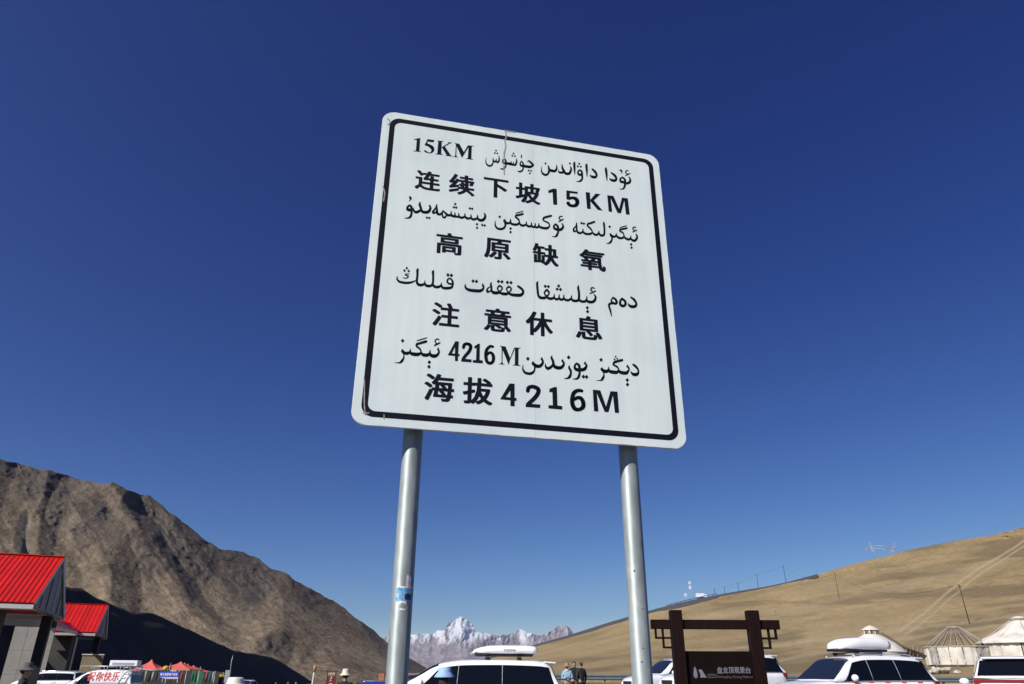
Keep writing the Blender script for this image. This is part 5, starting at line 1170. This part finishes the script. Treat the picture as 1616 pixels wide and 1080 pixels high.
for k in range(9):
    a = 2 * math.pi * k / 9; MB().tube([(rad * .18 * math.cos(a), rad * .18 * math.sin(a), za - .1), (rad * .72 * math.cos(a), rad * .72 * math.sin(a), ze + (za - ze) * .25 + .03), (rad * 1.03 * math.cos(a), rad * 1.03 * math.sin(a), ze - .05)], .018, 5).build('guy_rope', canvas, t)
# stripped yurt: wall sheets and bare rafters
e = pt(1464, 1021, 68); e2 = pt(1558, 1016, 68); rad = (e2.x - e.x) / 2; cxx = (e.x + e2.x) / 2; g0 = pt(1470, 1047.5, 68).z; ze = e.z - g0; za = pt(1510, 990, 68).z - g0
t = thing('stripped_yurt', 'yurt with bare roof rafters and pale wall sheets, left of the intact yurt', 'yurt', (cxx, 68, g0))
for k in range(16):
    a0, a1 = 2 * math.pi * k / 16, 2 * math.pi * (k + 1) / 16 - .03; V_ = []
    for i in range(6):
        a = a0 + (a1 - a0) * i / 5
        for z in (-.1, ze * .4, ze * .75, ze - .02 - .08 * (k % 2)): rr_ = rad + .07 * math.sin(i * 1.9 + k * 2) * (z < ze * .8); V_.append((rr_ * math.cos(a), rr_ * math.sin(a), z))
    mesh('wall_sheet', V_, [(i * 4 + j, (i + 1) * 4 + j, (i + 1) * 4 + j + 1, i * 4 + j + 1) for i in range(5) for j in range(3)], canvas if k % 4 else canvas2, t, True)
for k in range(26):
    a = 2 * math.pi * k / 26 + .1; MB().tube([(rad * math.cos(a), rad * math.sin(a), ze - .02), (rad * .55 * math.cos(a), rad * .55 * math.sin(a), ze + (za - ze) * .55), (.45 * math.cos(a), .45 * math.sin(a), za)], .030, 5).build('rafter', lath, t)
MB().lathe([(.5, za - .04), (.5, za + .04), (.42, za + .04), (.42, za - .04)], 20).build('crown_ring', lath, t)
MB().lathe([(rad + .05, ze - .06), (rad + .06, ze + .03), (rad - .04, ze + .03)], 32, wob=.01).build('top_band', lath, t)
# collapsed pavilion tent behind the SUV
ap = pt(1372, 987, 62); g0 = pt(1372, 1040, 62).z; t = thing('torn_tent', 'torn small pavilion tent with lantern top and sagging grey side, behind the SUV roof box', 'tent', (ap.x, 62, g0)); za = ap.z - g0
MB().lathe([(.72, za - .38), (.70, za - .34), (.3, za - .1), (.001, za)], 8, wob=.03).build('lantern_cap', canvas, t)
for k in range(8): a = math.pi / 4 * k + .2; MB().tube([(.55 * math.cos(a), .55 * math.sin(a), za - .75), (.6 * math.cos(a), .6 * math.sin(a), za - .33)], .05, 5).build('lantern_post', canvas, t)
MB().lathe([(2.3, za - 2.0), (1.7, za - 1.35), (1.0, za - .9), (.55, za - .68)], 16, wob=.03).build('roof', canvas, t)
V_ = []
for i in range(9):
    for j in range(6): u, s_ = i / 8, j / 5; V_.append((.5 + 3.0 * u, -.9 + 1.9 * s_ - .3 * u, za - .55 - 1.75 * u ** .8 - .18 * math.sin(3.1 * s_) + .07 * math.sin(9 * u + 5 * s_)))
mesh('fallen_sheet', V_, [(i * 6 + j, i * 6 + j + 1, i * 6 + j + 7, i * 6 + j + 6) for i in range(8) for j in range(5)], canvas2, t, True)
for k in range(9): MB().tube([(1.2 + k * .28, -.9 + .1 * (k % 3), .0), (1.25 + k * .3, -.85, .75 + .25 * ((k * 7) % 4) / 4)], .025, 5).build('broken_lath', lath, t)
MB().lathe([(2.2, 0), (2.2, za - 2.0)], 16, wob=.02).build('wall', canvas, t)
# rubble heaps
def heap(name, label, px0, px1, ytop, Y, m_, seed):
    a, b = pt(px0, ytop, Y), pt(px1, ytop, Y); rnd = random.Random(seed); g0 = a.z - .45
    t = thing(name, label, 'heap', ((a.x + b.x) / 2, Y, g0)); w_ = (b.x - a.x) / 2
    for k in range(22):
        u = rnd.uniform(-1, 1); mb = MB().ball((u * w_, rnd.uniform(-.5, .5), .08 + (.34 * (1 - u * u)) * rnd.random()), (rnd.uniform(.12, .3), rnd.uniform(.12, .28), rnd.uniform(.08, .17)), 7, 5)
        for q in mb.v: q += Vector((rnd.uniform(-.05, .05), rnd.uniform(-.05, .05), rnd.uniform(-.03, .03)))
        mb.sm = [False] * len(mb.sm); mb.build('stone', m_, t)
chalk = mat('pale_rubble', (.46, .42, .36), .9, var=.2, scale=4, bump=.6, bscale=9, bdist=.03)
heap('rubble_heap', 'long low heap of pale rubble in front of the stripped yurt', 1468, 1504, 1052.5, 57, chalk, 3)
heap('rubble_heap', 'smaller pile of white stones in front of the intact yurt', 1540, 1556, 1050, 57, chalk, 5)
for k, (px_, yb, yt) in enumerate(((1476, 1050, 1037), (1541, 1051, 1036), (1549, 1047, 1034), (1510, 1049, 1041))):
    a, b = pt(px_ + 1.5, yb, 60), pt(px_, yt, 60); t = thing('fence_stake', 'thin dark wooden stake, number %s from the left before the yurts' % ['one', 'three', 'four', 'two'][k], 'stake', a, 0, 'stakes in the dry grass before the yurts')
    MB().tube([(0, 0, -.3), tuple(b - a)], [.04, .03], 6).build('shaft', lath, t)
gb = mat('straw_grass', (.3, .24, .13), .9, var=.3, scale=2)
mb = MB(); rnd = random.Random(4)
for k in range(900):
    px_ = rnd.uniform(1440, 1640); Y = rnd.uniform(52, 62); q = pt(px_, 1060, Y); g0 = G(q.x, Y); 
    x_, hh_, a = q.x, rnd.uniform(.1, .35), rnd.uniform(0, 3.14); mb.raw([(x_, Y, g0), (x_ + .05 * math.cos(a), Y + .05 * math.sin(a), g0), (x_ + rnd.uniform(-.12, .12), Y, g0 + hh_)], [(0, 1, 2)])
o = mb.build('dry_grass', gb); o['kind'] = 'stuff'; o['label'] = 'dry straw grass before the yurts'

# ------------------------------------------------------------------ things on the hill
wood = mat('dark_pole_wood', (.035, .025, .02), .8)
tops = []
PL = [((1531, 985), (1513, 922)), ((1325, 945), (1317, 905)), ((1241, 921), (1236, 893)), ((1197, 930), (1194, 907)), ((1166, 936), (1164, 920)), ((1144, 941), (1143, 926)), ((1128, 944), (1127, 929))]
NM = ['nearest and tallest thin dark utility pole on the hill, above the stripped yurt', 'second utility pole from the right, halfway up the hill', 'third utility pole from the right, on the hill skyline', 'fourth utility pole from the right, on the skyline', 'fifth utility pole from the right, on the skyline', 'sixth utility pole from the right, near the road', 'farthest and smallest utility pole, leftmost of the line']
for k, ((bx0, by0), (tx0, ty0)) in enumerate(PL):
    b = hill_pt(bx0, by0); d_ = ray(tx0, ty0); tp = CAM + d_ * (math.hypot(b.x, b.y) / math.hypot(d_.x, d_.y)); tp = Vector((tp.x, tp.y, tp.z))
    t = thing('utility_pole', NM[k], 'utility pole', b, 0, 'utility poles climbing the grassy hill'); rr_ = .11 if k < 2 else .16
    MB().tube([(0, 0, -2.5), tuple(tp - b)], [rr_, rr_ * .7], 6).build('shaft', wood, t); MB().box(tuple((tp - b) - Vector((0, 0, .35))), (1.0, .1, .1), rz=.5).build('crossarm', wood, t); tops.append(tp)
for k in range(len(tops) - 1):
    a, b = tops[k], tops[k + 1]; pts_ = []
    for i in range(13): u = i / 12; q = a.lerp(b, u); q.z -= (a - b).length * .028 * 4 * u * (1 - u); pts_.append(q)
    o = MB().tube(pts_, .028, 4, False).build('power_line', wood); tag(o, 'thin sagging wire between the %s pair of utility poles counted from the right' % ['first', 'second', 'third', 'fourth', 'fifth', 'sixth'][k], 'wire', 'wires between the utility poles')
# lattice pylon: two splayed legs, cross arm
stl = mat('pylon_steel', (.42, .43, .45), .5, .5)
base = hill_pt(1392, 879); Dp = math.hypot(base.x, base.y) + 22
def pp(px_, py_, dd=0): d_ = ray(px_, py_); return CAM + d_ * ((Dp + dd) / math.hypot(d_.x, d_.y))
gp = pp(1392, 884); t = thing('pylon', 'pale steel lattice pylon with wide cross arm rising behind the hill crest', 'pylon', gp)
def seg(name, A, B, r_=.10): MB().tube([tuple(A - gp), tuple(B - gp)], r_, 4).build(name, stl, t)
for (tx0, bx0, ty) in ((1371, 1384, 855), (1411, 1405, 856)):
    for dd in (-1, 1):
        seg('leg', pp(bx0 - 2, 885, dd), pp(tx0, ty, 0)); seg('leg', pp(bx0 + 2, 885, dd), pp(tx0 + 2, ty + 1, 0))
    for k in range(5):
        u = k / 5; f_ = lambda o_, u_: pp(bx0 + o_ + (tx0 + 1 - bx0) * u_ , 885 + (ty - 885) * u_)
        seg('brace', f_(-2 + 2 * u, u), f_(2 - 1 * u, u + .2), .07)
seg('cross_arm', pp(1366, 866), pp(1419, 866)); seg('cross_arm', pp(1374, 861), pp(1412, 862)); seg('cross_arm', pp(1366, 866), pp(1374, 861)); seg('cross_arm', pp(1419, 866), pp(1412, 862))
for k in range(7): seg('brace', pp(1374 + k * 5.4, 861), pp(1377 + k * 5.4, 866), .06)
for x_ in (1367, 1395, 1418): seg('insulator', pp(x_, 866), pp(x_, 872), .12)
for k, (x_, y_, x2, y2) in enumerate(((1418, 869, 1640, 800), (1395, 869, 1640, 812), (1411, 856, 1640, 786))):
    A = pp(x_, y_); d_ = ray(x2, y2); B = CAM + d_ * 300; pts_ = []
    for i in range(17): u = i / 16; q = A.lerp(B, u); q.z -= 6 * 4 * u * (1 - u) * .5; pts_.append(q)
    o = MB().tube(pts_, .045, 4, False).build('transmission_cable', stl); tag(o, ['lowest of the three high voltage cables running right from the pylon', 'middle of the three high voltage cables running right from the pylon', 'topmost high voltage cable running right from the pylon'][k] if k != 0 else 'high voltage cable from the outer end of the pylon arm, running right', 'cable', 'cables from the pylon')
# lorry, masts and blue barriers on the mountain road
b = hill_pt(1107, 946.5); dirh = Vector((b.x, b.y, 0)).normalized(); side = Vector((dirh.y, -dirh.x, 0)); b = b + dirh * 4 + Vector((0, 0, .9))
t = thing('truck', 'small white box lorry on the mountain road at the hill skyline', 'truck', b, math.atan2(side.y, side.x) + .25)
MB().box((-.6, 0, 1.75), (4.6, 2.2, 2.1), bev=.08).build('cargo_box', pw_white, t); MB().box((2.6, 0, 1.4), (1.5, 2.1, 1.7), bev=.12).build('cab', pw_white, t); MB().box((3.3, 0, 1.75), (.14, 1.8, .6)).build('windshield', glass, t); MB().box((.4, 0, .55), (6.2, 1.9, .25)).build('chassis', blk, t)
for x_ in (-2.1, -1.1, 2.4):
    for s in (-1, 1): MB().lathe([(.001, -.12), (.42, -.12), (.42, .12), (.001, .12)], 16, (x_, s * .95, .42), 'Y').build('wheel', rub, t)
for k, (px_, yb, yt) in enumerate(((1091, 950, 918), (1083, 952, 937))):
    b = hill_pt(px_, yb) + Vector((0, 0, 0)); d_ = ray(px_, yt); tp = CAM + d_ * (math.hypot(b.x, b.y) / math.hypot(d_.x, d_.y)); t = thing('antenna_mast', ['taller mast with white panel antennas beside the mountain road', 'shorter mast with one white antenna, left of the taller mast'][k], 'antenna mast', b, 0, 'masts beside the mountain road')
    H_ = tp.z - b.z; MB().tube([(0, 0, -1), (0, 0, H_)], .09, 6).build('shaft', stl, t)
    for j in range(2 if k == 0 else 1):
        for s in (-1, 1): MB().box((s * .42, 0, H_ - .7 - j * 2.6), (.4, .35, 1.7), bev=.05).build('antenna_panel', pw_white, t)
bl = mat('blue_barrier', (.06, .09, .3), .6)
prev = None
for k, px_ in enumerate(np.linspace(1052, 1132, 12)):
    b = hill_pt(px_, float(interp(px_, HS))); hd = Vector((b.x, b.y, 0)).normalized(); q = b - hd * 1.6 + Vector((0, 0, 1.0))
    if prev is None: t = thing('road_barrier', 'blue barrier rail along the far mountain road left of the lorry', 'barrier', q)
    MB().box(tuple(q - t.location + Vector((0, 0, .3))), (.16, .16, 1.5)).build('post', bl, t)
    if prev is not None: MB().tube([tuple(prev - t.location + Vector((0, 0, .9))), tuple(q - t.location + Vector((0, 0, .9)))], .22, 5).build('rail', bl, t)
    prev = q
# loose stones scattered on the grassy slope (a few pixels at most)
mb = MB(); rnd = random.Random(11)
for k in range(110):
    px_ = rnd.uniform(860, 1616); ys = float(interp(px_, HS)); py_ = ys + (1064 - ys) * rnd.uniform(.08, .97); q = hill_pt(px_, py_); r_ = rnd.uniform(.08, .3) * (math.hypot(q.x, q.y) / 160) ** .5
    mb.ball(q, (r_, r_, r_ * .7), 5, 4)
o = mb.build('scattered_stones', mat('slope_stone', (.2, .17, .13), .95)); o['kind'] = 'stuff'; o['label'] = 'loose stones scattered over the grassy hill'
